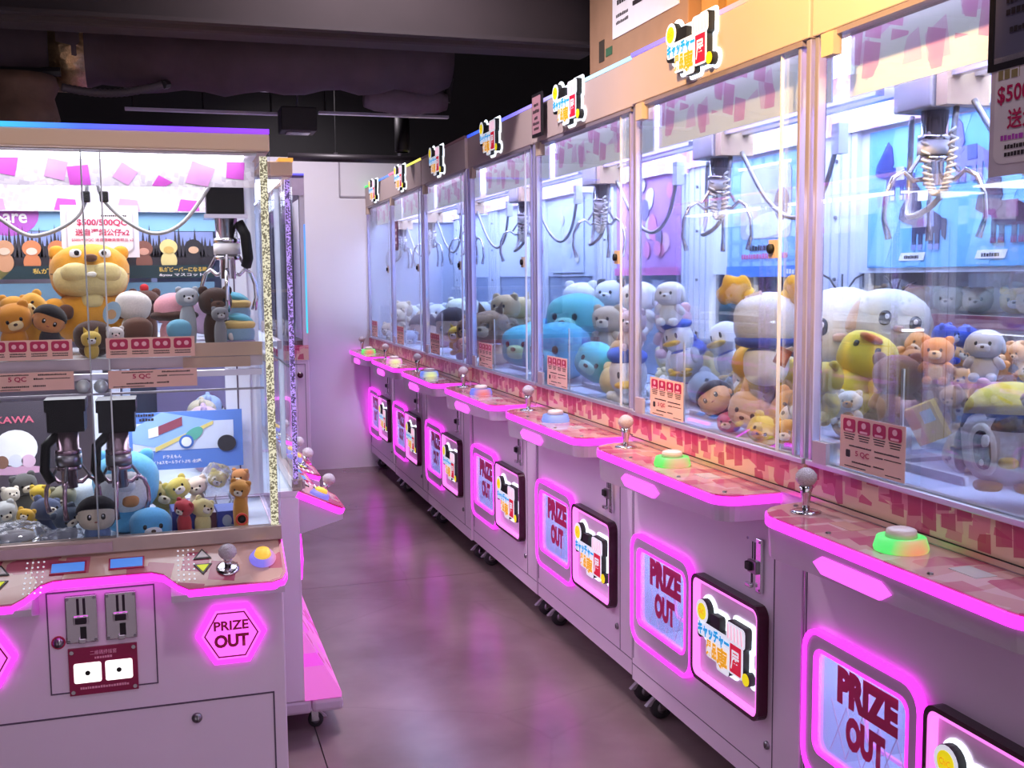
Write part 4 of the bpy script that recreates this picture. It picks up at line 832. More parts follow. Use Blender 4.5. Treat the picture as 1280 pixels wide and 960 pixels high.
flat('printed_box', [(x0+.09, z0+.125), (x0+.155, z0+.15), (x0+.155, z0+.125), (x0+.09, z0+.10)], mat('#8a4658', .4), p, y-.003); flat('printed_box_end', [(x0+.063, z0+.118), (x0+.09, z0+.125), (x0+.09, z0+.098), (x0+.063, z0+.092)], mat('#e4e4da', .4), p, y-.003); flat('printed_torch', ell(x0+.185, z0+.098, .03, .016, .6), mat('#5aa896', .4), p, y-.003); flat('printed_torch_head', ell(x0+.165, z0+.078, .020, .020), mat('#3f6fc0', .4), p, y-.004); flat('printed_lens', ell(x0+.165, z0+.078, .014, .014), mat('#dfe6f2', .4), p, y-.006); flat('printed_badge', ell(x1-.045, z0+.068, .026, .024), mat('#2c2c34', .4), p, y-.004)
text('poster_lettering', 'ドラえもん', PAPER, p, x0+.10, y-.003, z0+.032, .05, .010, .02); text('poster_lettering', 'ブライト&スモールライトぷち -全2種-', PAPER, p, x0+.055, y-.003, z0+.016, .15, .011, .02); prints(p, INK, [(x0+.03, x0+.08, z0+.155, .008), (x0+.04, x0+.08, z0+.142, .008)], y-.003)
p, x0, x1, z0, z1, y = l1poster('dark_poster', -50, 500, 70, 592, 3.17, mat('#3c3640', .45, 0, .06), 'dark poster with pink capital letters')
a = l1(0, 526, 3.17); text('poster_lettering', 'CHIIKAWA', mat('#c86078', .5), p, a[0]-.075, y-.003, a[2]-.008, .16, .019, .02)
for u, v, ra, rb, c in ((20, 560, .055, .05, '#eef0f6'), (3, 578, .016, .018, '#8a6450'), (20, 576, .018, .018, '#dfe2ee'), (36, 576, .018, .018, '#e4c0d6'), (20, 588, .08, .012, '#d8a8c4')):
    c_ = l1(u, v, 3.17); flat('printed_blob', ell(c_[0], c_[2], ra, rb), mat(c, .5), p, y-.001-(.0006 if ra < .05 else 0))

# far machine by the back wall on the left of the aisle
fm = thing('tall_claw_machine', 'tall claw machine by the white back wall, its end towards the aisle', 'claw machine', (-.13, 7.25, 0))
box('lower_cabinet', LILAC, fm, 0, .98, 0, .8, .0, .90, bevel=.004); box('printed_band', BAND, fm, 0, .98, -.002, .8, .90, 1.0); box('tray', mat('#7a6a74', .5), fm, .02, .96, .02, .78, 1.0, 1.03)
for x in (0, .945): box('corner_post', ALU, fm, x, x+.035, 0, .035, 1.0, 2.0)
box('edge_led', ramp_emit(['#30e878', '#30d8e0', '#5070ff'], 2.0, 1.3, 2), fm, .97, .98, -.008, .0, 1.08, 1.80); box('header', mat('#a99ab0', .5), fm, 0, .98, -.004, .8, 1.99, 2.12); box('header_led', ramp_emit(['#4060ff', '#5a50ff'], 1, 1.2), fm, 0, .98, -.01, .02, 2.12, 2.132)
box('front_pane', PANE, fm, .035, .945, .004, .010, 1.03, 1.99); box('rear_panel', mat('#6f6878', .5), fm, 0, .98, .77, .8, 1.0, 2.0); box('shelf_board', mat('#a08a80', .5), fm, .05, .93, .3, .7, 1.35, 1.37)
sd = MB().ring([(.80, .16), (.955, .16), (.955, .875), (.80, .875)], [(.803, .163), (.952, .163), (.952, .872), (.803, .872)], -.002, 0).build('door_seam', GROOVE, fm); MB().lathe([(.0, -.008), (.02, -.008), (.02, 0)], (.92, 0, .80), 14, 'y').build('door_lock', MAROON, fm, True); MB().ring(rrect(.55, .87, .35, .66, .05), rrect(.57, .85, .37, .64, .04), -.02, 0).build('neon_ring', PINKSOFT, fm)

exec_toys = True
# ------------------------------------------------------------------ soft toys
def P_(h): return plush_mat(h)
# settled resting places of the toys (x, y, z, size factor, with whole body), in the order they are laid out below
FIX = [
    (1.913, 2.7799, 1.2776, 1.034, 0), (1.8965, 2.529, 1.3056, 1.001, 1), (1.7088, 2.3648, 1.2204, 0.959, 1), (1.7013, 2.2336, 1.1863, 0.994, 1), (1.7767, 2.4017, 1.1153, 1.095, 1),
    (1.5875, 2.2641, 1.1244, 1.026, 1), (1.5132, 2.3343, 1.099, 0.964, 0), (1.498, 2.2453, 1.1855, 0.943, 1), (1.6502, 2.6159, 1.1492, 0.942, 1), (1.56, 2.5005, 1.0771, 1, 0),
    (1.7147, 2.1074, 1.2552, 0.995, 1), (1.8779, 2.3757, 1.2464, 1.087, 1), (1.7229, 1.9612, 1.2787, 0.96, 1), (1.8758, 2.278, 1.279, 0.898, 1), (2.0021, 2.3509, 1.2683, 0.99, 1),
    (1.9707, 2.3054, 1.0725, 1.221, 1), (1.8289, 2.3328, 1.2123, 0.948, 1), (1.9373, 2.302, 1.218, 0.997, 0), (1.9958, 2.2945, 1.1953, 1.037, 1), (1.8776, 2.0711, 1.2408, 0.993, 0),
    (1.8727, 2.0158, 1.2567, 0.962, 1), (1.5896, 1.6816, 1.2375, 0.874, 0), (1.8697, 2.0667, 1.1796, 1.048, 1), (1.7305, 1.9655, 1.1718, 1.005, 0), (1.7667, 2.0755, 1.1887, 1.003, 1),
    (1.9889, 2.4147, 1.1772, 1.064, 0), (1.8792, 2.35, 1.1573, 1.055, 1), (1.7208, 2.0604, 1.1538, 1.048, 0), (1.6582, 1.7968, 1.1861, 0.983, 1), (1.4997, 1.5793, 1.2022, 0.898, 0),
    (2.026, 2.4935, 1.0669, 1.252, 1), (1.9765, 2.4912, 1.107, 1.096, 0), (1.7546, 2.0081, 1.1382, 1.047, 1), (1.875, 1.9575, 1.2368, 1.004, 0), (1.9518, 2.3639, 1.1955, 0.998, 1),
    (1.8214, 2.0427, 1.2158, 0.949, 0), (1.5343, 1.6693, 1.1136, 0.945, 1), (1.6611, 2.0699, 1.0922, 0.995, 1), (1.5492, 2.5859, 1.3096, 0.791, 1), (1.8084, 3.2971, 1.2218, 1.028, 1),
    (1.6036, 2.7317, 1.1814, 0.969, 1), (1.5321, 2.6425, 1.0615, 1.014, 0), (1.4898, 2.7749, 1.0797, 0.905, 0), (1.5117, 2.7308, 1.0172, 1.012, 0), (1.48, 2.4871, 1.0268, 1, 0),
    (1.5, 2.4027, 1.0329, 1, 0), (1.7393, 3.4739, 1.1279, 1.037, 1), (1.6702, 3.3784, 1.2222, 0.958, 1), (1.7991, 3.6863, 1.2727, 1.04, 1), (1.8966, 3.5883, 1.0874, 1.159, 1),
    (1.7575, 3.3708, 1.0255, 1.095, 0), (1.5199, 3.4693, 1.0924, 0.958, 1), (1.8889, 4.8783, 1.334, 0.99, 1), (1.991, 4.7517, 1.3564, 0.996, 1), (1.7082, 3.7955, 1.3577, 0.917, 1),
    (1.6283, 3.3594, 1.375, 0.815, 1), (1.583, 4.3677, 1.1168, 0.993, 0), (1.7571, 4.5958, 1.2462, 1.024, 0), (1.5122, 3.7401, 1.1169, 0.983, 0), (1.7735, 4.2624, 1.2525, 1.016, 1),
    (1.5145, 3.4193, 1.2813, 0.826, 1), (1.5442, 4.6907, 1.1236, 0.92, 0), (1.8478, 5.3094, 1.1054, 1.086, 0), (1.5459, 5.2791, 1.1851, 1.024, 0), (1.66, 5.3861, 1.2819, 1, 1),
    (1.7793, 5.4889, 1.2744, 1.031, 1), (1.8177, 5.7703, 1.1828, 1.188, 1), (1.5771, 5.2785, 1.0416, 1.057, 0), (1.6193, 6.3296, 1.1424, 1.052, 0), (1.4796, 5.7047, 1.1306, 0.993, 1),
    (1.52, 5.5803, 1.1594, 1, 1), (1.4797, 5.4958, 1.0866, 0.823, 0), (1.6684, 7.3684, 1.0831, 1.086, 0), (1.7237, 7.9767, 1.1638, 1.076, 1), (1.579, 7.6263, 1.214, 0.948, 1),
    (1.8888, 7.8413, 1.173, 1.091, 1), (1.7694, 6.7771, 1.2349, 1.03, 1), (1.6431, 7.7122, 1.0534, 1.152, 0), (1.4869, 7.6881, 1.0674, 0.942, 0), (1.479, 7.5608, 1.0274, 1.015, 0),
    (1.5196, 7.5002, 1.1726, 0.944, 1), (1.8278, 6.3933, 1.2228, 1.104, 1), (1.7347, 1.7118, 1.0949, 1, 0), (1.89, 2.0418, 1.0503, 1, 0), (1.7101, 1.811, 1.0449, 1, 0),
    (1.9858, 1.9488, 1.0636, 1, 0), (1.6788, 1.4756, 1.1073, 1, 0), (1.7163, 1.5795, 1.1217, 1, 0), (1.6997, 1.9883, 1.0356, 1, 0), (1.6565, 1.56, 1.0353, 0.911, 0),
    (1.9369, 1.6793, 1.0296, 1, 0), (1.6863, 1.8727, 1.1488, 1, 0), (1.816, 1.4933, 1.0421, 1, 0), (1.7381, 2.7661, 1.1136, 1, 0), (1.9632, 2.6552, 1.0632, 1, 0),
    (1.7498, 3.012, 1.1004, 1, 0), (1.876, 2.7621, 1.0924, 0.945, 0), (1.9579, 2.7831, 1.0431, 1, 0), (1.6566, 2.4818, 1.1198, 1, 0), (1.7681, 2.5314, 1.0308, 0.96, 0),
    (1.8115, 2.8103, 1.0311, 1, 0), (1.8357, 2.3452, 1.0639, 0.65, 0), (1.9301, 2.2408, 1.1184, 0.868, 0), (1.8146, 2.9557, 1.0296, 0.947, 0), (1.8222, 3.2875, 1.0289, 0.915, 0),
    (1.917, 3.6703, 1.1396, 0.851, 0), (1.7792, 3.5892, 1.093, 1, 0), (1.5703, 3.6292, 1.1575, 1, 0), (1.9475, 3.581, 1.1792, 0.939, 0), (1.5319, 3.6016, 1.0544, 0.968, 0),
    (1.9598, 4.0359, 1.1061, 0.966, 0), (1.6441, 3.7352, 1.0528, 0.976, 0), (1.7191, 3.2635, 1.0481, 1, 0), (1.909, 3.9781, 1.0273, 0.956, 0), (1.8975, 3.4089, 1.0391, 1, 0),
    (1.6575, 4.5913, 1.037, 1, 0), (1.7052, 4.8657, 1.0446, 1, 0), (1.8752, 4.5222, 1.0363, 0.991, 0), (1.8634, 4.742, 1.0445, 1, 0), (1.8435, 4.4171, 1.0645, 1, 0),
    (1.8501, 5.0134, 1.0424, 1, 0), (1.7264, 5.6366, 1.0337, 1, 0), (1.6655, 5.4013, 1.0339, 0.957, 0), (1.8409, 5.6344, 1.0691, 0.963, 0), (1.7595, 5.5905, 1.1198, 1, 0),
    (1.9502, 5.7386, 1.0381, 0.976, 0), (1.9997, 5.4476, 1.0374, 1, 0), (1.6809, 6.8559, 1.0419, 1, 0), (1.9255, 6.9529, 1.0404, 1, 0), (1.883, 6.2648, 1.1709, 1, 0),
    (1.9055, 6.5044, 1.0458, 1, 0), (1.8905, 6.7816, 1.164, 0.974, 0), (1.748, 6.2951, 1.0362, 1, 0), (1.9162, 7.6844, 1.0391, 1, 0), (1.9373, 7.2639, 1.0321, 1, 0),
    (1.8807, 7.5167, 1.1256, 1, 0), (1.7353, 7.6979, 1.1471, 1, 0), (1.5469, 7.2669, 1.0334, 1, 0), (1.7583, 7.5226, 1.0421, 1, 0), (1.4726, 2.3904, 1.229, 0.9338, 1),
    (1.5039, 2.5828, 1.3713, 0.8274, 1), (-0.2036, 2.9959, 1.4574, 1.022, 1), (-0.3649, 2.7896, 1.3519, 0.988, 0), (-0.3262, 2.8567, 1.3757, 0.988, 0), (-0.3774, 2.8971, 1.3764, 0.977, 0),
    (-0.2854, 2.7789, 1.3463, 0.959, 0), (-0.0966, 2.8554, 1.3758, 1.008, 0), (-0.0742, 3.0702, 1.378, 0.977, 0), (0.0002, 2.9191, 1.364, 1.034, 0), (-0.1939, 2.84, 1.3033, 1, 0),
    (-0.1928, 2.765, 1.2992, 1, 0), (0.0105, 2.78, 1.3168, 1, 0), (-0.138, 2.7654, 1.3098, 0.988, 0), (-0.0874, 2.8, 1.3183, 1, 0), (0.1014, 2.8394, 1.3836, 0.989, 0),
    (0.033, 2.8323, 1.3959, 0.977, 0), (0.1087, 2.7623, 1.3535, 0.958, 0), (0.1568, 2.7961, 1.3151, 0.982, 1), (0.1541, 2.9331, 1.3637, 1.002, 1), (-0.1356, 2.9249, 0.9183, 0.922, 1),
    (-0.0756, 2.7741, 0.832, 0.933, 0), (-0.1995, 2.7653, 0.8694, 0.77, 0), (-0.2295, 3.0346, 0.874, 1.009, 0), (0.0955, 3, 0.8976, 1, 0), (0.1427, 2.774, 0.9095, 0.92, 0),
    (-0.0084, 2.9208, 0.8932, 0.991, 0), (0.041, 2.9847, 0.8861, 0.993, 0), (-0.043, 2.9909, 0.8615, 0.981, 0), (0.0492, 2.7978, 0.862, 0.948, 0), (0.0044, 2.7724, 0.8706, 0.962, 0),
    (0.1562, 2.9949, 0.9016, 1.007, 0), (-0.4109, 2.914, 0.9061, 0.999, 0), (-0.3893, 2.9908, 0.9164, 0.963, 0), (-0.3443, 2.9373, 0.901, 1.011, 0), (-0.3284, 2.8969, 0.8661, 0.995, 0),
    (-0.2751, 2.8296, 0.8552, 1.007, 0), (-0.3687, 2.8435, 0.863, 1.003, 0), (-0.2931, 2.9791, 0.8817, 0.992, 0), (-0.4235, 2.88, 0.8704, 0.967, 0), (-0.3808, 2.78, 0.8322, 1, 1),
    (-0.2781, 2.7592, 0.8215, 0.938, 1), (0.0955, 3, 0.9014, 0.974, 1), (-0.3808, 2.78, 0.8286, 1, 1),
]
CALLS = []
def settle(c, r, full=True):
    i = len(CALLS); CALLS.append((tuple(c), r, full))
    if i < len(FIX): x, y, z, k, f = FIX[i]; SETTLED[(x, y, z)] = bool(f); return (x, y, z), r*k
    return tuple(c), r
SETTLED = {}
EYE = mat('#0c0a0c', .15, 0, 0); EYEW = mat('#f4f2f0', .3, 0, 0); NOSE = mat('#3a2218', .5, 0, 0)
def toy(label, c, r, col, col2=None, ears='round', earcol=None, rz=0, tilt=(0, 0), full=True, eyes=True, group=None, name='plush_toy', snout=True, extra=None, arms=True, headsq=(1.08, .95, .92), carry=True):
    """soft toy with its head centred at c (head radius r)"""
    col2 = col2 or col; earcol = earcol or col
    if tuple(c) in SETTLED: full = full and SETTLED[tuple(c)]
    elif c[0] > 1.3 and c[0] < 2.2: full = full and (c[2]-.985) > 2.35*r
    level = None
    if c[0] < .3 and c[1] < 3.25: level = 1.252 if c[2] > 1.25 else .786
    t = thing(name, label, 'soft toy', (c[0], c[1], c[2]), 0, group, (tilt[0], tilt[1], rz))
    m = P_(col)
    ball('head', m, t, (0, 0, 0), (headsq[0]*r, headsq[1]*r, headsq[2]*r))
    if snout: sn = ball('muzzle', P_(col2), t, (0, -.80*r, -.22*r), (.46*r, .30*r, .32*r)); ball('nose', NOSE, t, (0, -1.10*r, -.10*r), (.12*r, .07*r, .09*r))
    if eyes:
        for s in (1, -1): ball('eye', EYE, t, (s*.40*r, -.89*r, .10*r), (.10*r, .07*r, .13*r))
    if ears:
        for s in (1, -1):
            if ears == 'round': ball('ear', P_(earcol), t, (s*.78*r, -.02*r, .72*r), (.32*r, .2*r, .32*r))
            elif ears == 'long': ball('ear', P_(earcol), t, (s*.45*r, 0, 1.35*r), (.22*r, .14*r, .70*r), (0, s*.2, 0))
            elif ears == 'point': ball('ear', P_(earcol), t, (s*.62*r, 0, .98*r), (.34*r, .26*r, .48*r), (0, s*.35, 0), 'cone')
            elif ears == 'flop': ball('ear', P_(earcol), t, (s*1.0*r, -.1*r, -.05*r), (.2*r, .26*r, .52*r), (0, -s*.2, 0))
    if full:
        ball('body', m, t, (0, .08*r, -1.45*r), (.86*r, .74*r, .86*r), None, 'ball')
        if col2 != col: ball('belly', P_(col2), t, (0, -.34*r, -1.45*r), (.56*r, .38*r, .6*r))
        if arms:
            for s in (1, -1):
                ball('arm', m, t, (s*.86*r, -.25*r, -1.15*r), (.28*r, .28*r, .5*r), (R(30), s*R(-35), 0)); ball('foot', m, t, (s*.5*r, -.62*r, -2.05*r), (.32*r, .46*r, .30*r))
    elif carry and level is not None and c[2]-level > 1.15*r:      # a small body carries the head on its shelf
        h = (c[2]-level-.45*r)/2; ri = Euler((tilt[0], tilt[1], rz)).to_matrix().inverted(); ball('body', m, t, ri @ Vector((0, .08*r, -.45*r-h)), (.80*r, .70*r, h), ri.to_euler())
    t['full'] = int(full)
    if extra: extra(t, r)
    return t
def doll(label, c, r, hair='#2a2428', skin='#ecc3a0', shirt='#c04050', rz=0, tilt=(0, 0), name='doll', body=True, group=None, fringe=True):
    t = thing(name, label, 'doll', c, 0, group, (tilt[0], tilt[1], rz))
    if tuple(c) in SETTLED: body = body and SETTLED[tuple(c)]
    elif c[0] > 1.3: body = body and (c[2]-.985) > 2.1*r
    t['full'] = int(body)
    ball('head', P_(skin), t, (0, 0, 0), (1.05*r, .92*r, .92*r)); ball('hair', P_(hair), t, (0, .04*r, .18*r), (1.18*r, 1.10*r, .98*r), (R(-16), 0, 0), 'cap'); ball('back_hair', P_(hair), t, (0, .25*r, .0), (1.10*r, .9*r, .95*r))
    for s in (1, -1): ball('eye', EYE, t, (s*.38*r, -.85*r, -.08*r), (.13*r, .08*r, .18*r)); ball('eye_glint', EYEW, t, (s*.36*r, -.93*r, -.02*r), (.05*r, .03*r, .06*r)); ball('ear', P_(skin), t, (s*1.02*r, 0, -.1*r), (.14*r, .14*r, .2*r))
    level = (1.252 if c[2] > 1.25 else .786) if (c[0] < .3 and c[1] < 3.25) else None
    if level is not None and c[2]-level > 1.1*r: h = (c[2]-level-.45*r)/2; ri = Euler((tilt[0], tilt[1], rz)).to_matrix().inverted(); ball('body', P_(shirt), t, ri @ Vector((0, .08*r, -.45*r-h)), (.74*r, .64*r, h), ri.to_euler())
    ball('mouth', mat('#a04a40', .6), t, (0, -.86*r, -.38*r), (.12*r, .05*r, .04*r))
    if body:
        ball('body', P_(shirt), t, (0, .05*r, -1.35*r), (.72*r, .6*r, .7*r))
        for s in (1, -1): ball('arm', P_(skin), t, (s*.78*r, -.2*r, -1.15*r), (.2*r, .2*r, .4*r), (0, s*R(-35), 0))
    return t
def duck(label, c, r, rz=0, tilt=(0, 0), cap='#4468c8', body='#eef0f4', bill='#eebd3a', group=None, feet=True, hascap=True):
    t = thing('duck_toy', label, 'soft toy', c, 0, group, (tilt[0], tilt[1], rz)); m = P_(body); hb = min(1.0, max(.25, ((c[2]-.985)/r-.85)/1.65)); feet = feet and hb > .9
    ball('head', m, t, (0, 0, 0), (.92*r, .92*r, 1.02*r)); ball('bill', P_(bill), t, (0, -1.0*r, -.35*r), (.6*r, .48*r, .18*r)); ball('body', m, t, (0, .2*r, -.75*r-.8*hb*r), (1.0*r, .95*r, .9*hb*r)); ball('collar', P_(cap), t, (0, .05*r, -.98*r), (.75*r, .72*r, .16*r))
    if hascap: ball('beret', P_(cap), t, (0, .1*r, .92*r), (1.0*r, .9*r, .34*r), (R(8), R(10), 0)); ball('hat_band', P_('#2c3a80'), t, (0, .0, .72*r), (.80*r, .78*r, .12*r)); ball('pompom', P_('#3c5ab8'), t, (.25*r, .1*r, 1.28*r), .2*r)
    for s in (1, -1):
        ball('eye', EYE, t, (s*.36*r, -.82*r, .12*r), (.10*r, .07*r, .2*r)); ball('wing', m, t, (s*.98*r, 0, -.75*r-.65*hb*r), (.2*r, .4*r, .55*hb*r))
        if feet: ball('foot', P_(bill), t, (s*.5*r, -.65*r, -2.35*r), (.45*r, .6*r, .16*r), None, 'paddle')
    return t
PLACED = []
def at(u, v, X, rp):
    """slide a toy along its line of sight until it stands inside one bay, above the tray and clear of its neighbours"""
    best = None
    for i in range(62):
        x = 1.45+.01*i; p = on(u, v, 0, x); r = rp*mpp(p); cost = .9*abs(x-X)/.1
        e = min(abs(p.y-(Y1+PITCHW*k)) for k in range(-1, 8)); cost += 6*max(0, r*1.08-e)/r
        cost += 6*max(0, .988+.9*r-p.z)/r+6*max(0, RX+.015+.95*r-x)/r+6*max(0, x+.95*r-(RX+MD-.04))/r
        for q, rq in PLACED: cost += 3*max(0, .82*(r+rq)-(p-q).length)/min(r, rq)
        if best is None or cost < best[0]: best = (cost, p, r)
    PLACED.append((best[1], best[2])); return settle(best[1], best[2])
AIS = R(-50)
def T(label, u, v, rp, X, col, col2=None, **k):
    c, r = at(u, v, X, rp); k.setdefault('rz', AIS); return toy(label, c, r, col, col2, **k)
def tuft3(t, r):
    for s in (-.35, 0, .35): MB().tube([(s*r*.4, 0, .9*r), (s*r*.8, 0, 1.12*r), (s*r*1.3, -.03*r, 1.22*r)], .018*r+.001, 6).build('hair_strand', INK, t, True)

def bigeyes(t, r):
    tuft3(t, r)
    for s in (1, -1): ball('eye', EYE, t, (s*.42*r, -.88*r, .05*r), (.17*r, .09*r, .21*r)); ball('eye_glint', EYEW, t, (s*.40*r, -.965*r, .10*r), (.06*r, .03*r, .07*r))
    ball('nose', P_('#d8b49a'), t, (0, -.96*r, -.18*r), (.16*r, .10*r, .10*r))
# --- nearest bays
T('huge white round-headed plush with dark eyes behind the yellow chick', 1052, 412, 54, 1.86, '#e9e5d8', '#eadfd0', ears='flop', earcol='#ddbfa4', snout=False, extra=bigeyes, eyes=False, rz=R(-36))
T('white round-headed plush leaning at the back with three hair strands', 1114, 402, 44, 2.0, '#e6e4d0', '#e6dccb', ears='flop', earcol='#d8bb9e', snout=False, rz=R(-20), tilt=(0, R(12)), extra=bigeyes, eyes=False)
def beak(t, r): ball('beak', P_('#e8803a'), t, (0, -.95*r, .45*r), (.42*r, .2*r, .13*r))
T('plump yellow chick plush lying on the bear heap', 1086, 450, 37, 1.66, '#f2d93c', None, ears=None, snout=False, extra=beak, tilt=(R(-25), R(20)))
T('chocolate brown bear plush with its back to the glass', 1122, 468, 30, 1.66, '#8a5a48', '#caa58a', rz=R(140))
T('grey brown bear seen from behind near the crimson notice', 1096, 508, 27, 1.58, '#9a8264', None, rz=R(150), eyes=False, snout=False)
T('small white and orange plush beside the grey brown bear', 1062, 502, 14, 1.52, '#f2ead8', '#e8a23c', ears='round')
T('mustard bear plush slumped by the glass post', 1010, 512, 24, 1.56, '#c99a3a', '#f0ece8', tilt=(R(10), R(70)))
T('bright yellow bear plush above the slumped mustard bear', 1028, 474, 22, 1.62, '#e9c63c', '#f3e49a', rz=R(-80))
T('yellow bear plush squeezed between glass post and white-headed toy', 992, 472, 26, 1.70, '#e8c24a', '#f5ead0', rz=R(10))
T('caramel bear plush lying below the yellow bears', 985, 512, 23, 1.56, '#cf9a4c', '#efe6e2', tilt=(0, R(-60)))
T('orange bear plush beside the chocolate bear', 1172, 440, 18, 1.75, '#e09a58', '#f0d0a0')
T('small orange bear plush resting over the chocolate bear', 1150, 432, 17, 1.72, '#e8a868', '#f4d8b4', tilt=(0, R(40)))
T('pale grey elephant-eared plush in the small bear heap', 1232, 430, 20, 1.80, '#c5c9d2', None, ears='flop')
T('royal blue plush behind the orange bears', 1180, 420, 16, 2.02, '#3a56c0', '#c8d4f0', rz=R(30)); T('second royal blue plush next to the pale grey one', 1206, 420, 15, 2.02, '#4560c8', '#d0d8f0', rz=R(60))
T('cream plush with blue eye beside the yellow snack box', 1208, 516, 17, 1.62, '#d8c8b0', '#c8e0ea', ears='round')
rn = random.Random(21); HB = [('#d0a070', 'tan'), ('#c88f5e', 'copper'), ('#deb98c', 'sandy'), ('#b98258', 'chestnut'), ('#e3c49c', 'buff'), ('#caa079', 'fawn'), ('#d9a46a', 'apricot')]
for i, (u, v) in enumerate(((1140, 452), (1196, 448), (1220, 458), (1256, 446), (1276, 440), (1290, 470), (1252, 475), (1232, 488), (1204, 472), (1180, 468), (1160, 478), (1190, 494), (1268, 496), (1290, 500), (1170, 506), (1150, 492), (1225, 505), (1300, 450), (1185, 455), (1242, 460))):
    c, cn = rn.choice(HB); e_ = rn.choice(['round', 'round', 'flop']); T('small %s %s-eared toy in the heap behind the big-eyed bird' % (cn, 'round' if e_ == 'round' else 'drooping'), u, v, rn.uniform(12.5, 15.5), 1.60+.012*(520-v)*rn.uniform(.3, .45), c, '#ecd9bc', rz=AIS+rn.uniform(-1, 1), tilt=(rn.uniform(-.5, .5), rn.uniform(-.6, .6)), group='small brownish toys in the near heap', ears=e_, full=(i % 2 == 0))
# big round chick by the glass
c, r = at(1262, 548, 1.50, 62)
t = thing('chick_toy', 'large round yellow, navy and white bird plush with a big oval eye', 'soft toy', c, 0, None, (0, 0, R(-44)))
ball('body', P_('#eceaf0'), t, (0, 0, 0), (1.0*r, .95*r, .98*r)); ball('mask', P_('#20243c'), t, (0, .02*r, .26*r), (1.03*r, .98*r, .86*r), (R(-4), 0, 0), 'cap'); ball('cap', P_('#efd63a'), t, (0, .04*r, .56*r), (.98*r, .94*r, .72*r), (R(-8), 0, 0), 'cap')
for s in (1, -1): ball('eye_white', EYEW, t, (s*.50*r, -.80*r, -.10*r), (.30*r, .14*r, .56*r), (0, s*.12, s*.45)); ball('eye', EYE, t, (s*.50*r, -.86*r, -.10*r), (.21*r, .13*r, .44*r), (0, s*.12, s*.45)); ball('eye_glint', EYEW, t, (s*.46*r, -.99*r, .10*r), (.08*r, .04*r, .14*r)); ball('eye_glint', EYEW, t, (s*.52*r, -.98*r, -.36*r), (.05*r, .03*r, .07*r)); ball('foot', P_('#e8b83a'), t, (s*.4*r, -.5*r, -.92*r), (.3*r, .4*r, .12*r)); ball('wing', P_('#20243c'), t, (s*.98*r, .1*r, -.25*r), (.16*r, .4*r, .5*r))
ball('beak', P_('#f0c23a'), t, (0, -.98*r, -.34*r), (.2*r, .18*r, .12*r))
c, r = at(1150, 520, 1.60, 20)
t = thing('snack_box', 'yellow and orange carton standing in the toy heap', 'box', c, 0, None, (R(10), R(-25), R(-60))); MB().box(-.035, .035, -.014, .014, -.045, .045).build('carton', mat('#dfc23c', .5), t); MB().box(-.035, -.01, -.0155, -.014, -.045, .045).build('carton_stripe', mat('#e08a4a', .5), t); MB().box(.0, .028, -.0155, -.014, .0, .03).build('carton_panel', mat('#b8dce8', .5), t)
# --- second bay as seen through its glass
c, r = at(962, 402, 1.92, 42)
t = thing('duck_toy', 'big white duck plush upside down with yellow feet in the air', 'soft toy', c, 0, None, (0, 0, AIS))
ball('body', P_('#cfd8ea'), t, (0, 0, 0), (1.1*r, 1.0*r, .95*r)); ball('blue_sash', P_('#4058b8'), t, (0, 0, -.60*r), (1.05*r, 1.0*r, .26*r)); ball('tail', P_('#dfe6f2'), t, (0, .9*r, .5*r), (.25*r, .3*r, .3*r)); ball('head', P_('#dfe6f2'), t, (0, -.2*r, -1.35*r), (.7*r, .7*r, .7*r))
for s in (1, -1): ball('leg', P_('#e9c02e'), t, (s*.62*r, -.1*r, .85*r), (.2*r, .2*r, .45*r), (0, s*R(30), 0)); ball('foot', P_('#dcae2c'), t, (s*1.12*r, -.2*r, 1.02*r), (.62*r, .60*r, .46*r), (0, s*R(30), 0), 'paddle')
c, r = at(905, 424, 1.80, 20); duck('white duck plush leaning against the upside-down duck', c, r, R(-70), (0, R(-20)), hascap=False)
T('golden bear plush turned away, with round ears', 948, 455, 29, 1.66, '#d8ab36', '#efe2c0', rz=R(120), snout=False)
T('tan pig-eared plush with dark brows in front of the golden bear', 940, 510, 26, 1.52, '#dcb89c', '#e8c8b0', ears='point', tilt=(R(10), R(20)))
c, r = at(897, 503, 1.52, 22); doll('black-haired doll lying beside the tan pig-eared plush', c, r, shirt='#d04a86', rz=R(-40), tilt=(R(-20), R(-35)))
T('pink shell plush lying in front of the black-haired doll', 912, 520, 14, 1.48, '#d05a92', '#f0c8dc', ears=None)
T('yellow bear plush with tiny eyes at the glass sill', 955, 538, 19, 1.48, '#e8cf5c', '#e8a23c', tilt=(0, R(30)))
T('yellow plush under the slumped bears at the sill', 985, 540, 17, 1.50, '#d8a848', '#f0ece8')
c, r = at(852, 468, 1.56, 27); duck('white duck plush in a tilted blue beret right of the glass post', c, r, R(-35), (R(5), R(8)))
c, r = at(848, 420, 1.78, 18); duck('white duck plush in a blue beret half hidden behind the others', c, r, R(-60), (0, R(-15)))
T('pale pink plush with a round grey eye patch', 842, 402, 20, 1.78, '#e3bfca', '#8a8078', ears='round')
T('cream yellow plush fallen between the ducks', 885, 462, 17, 1.62, '#e6cf8a', '#e0b040', tilt=(0, R(50)))
T('purple plush squashed behind the doll', 880, 492, 15, 1.60, '#7a68c0', None)
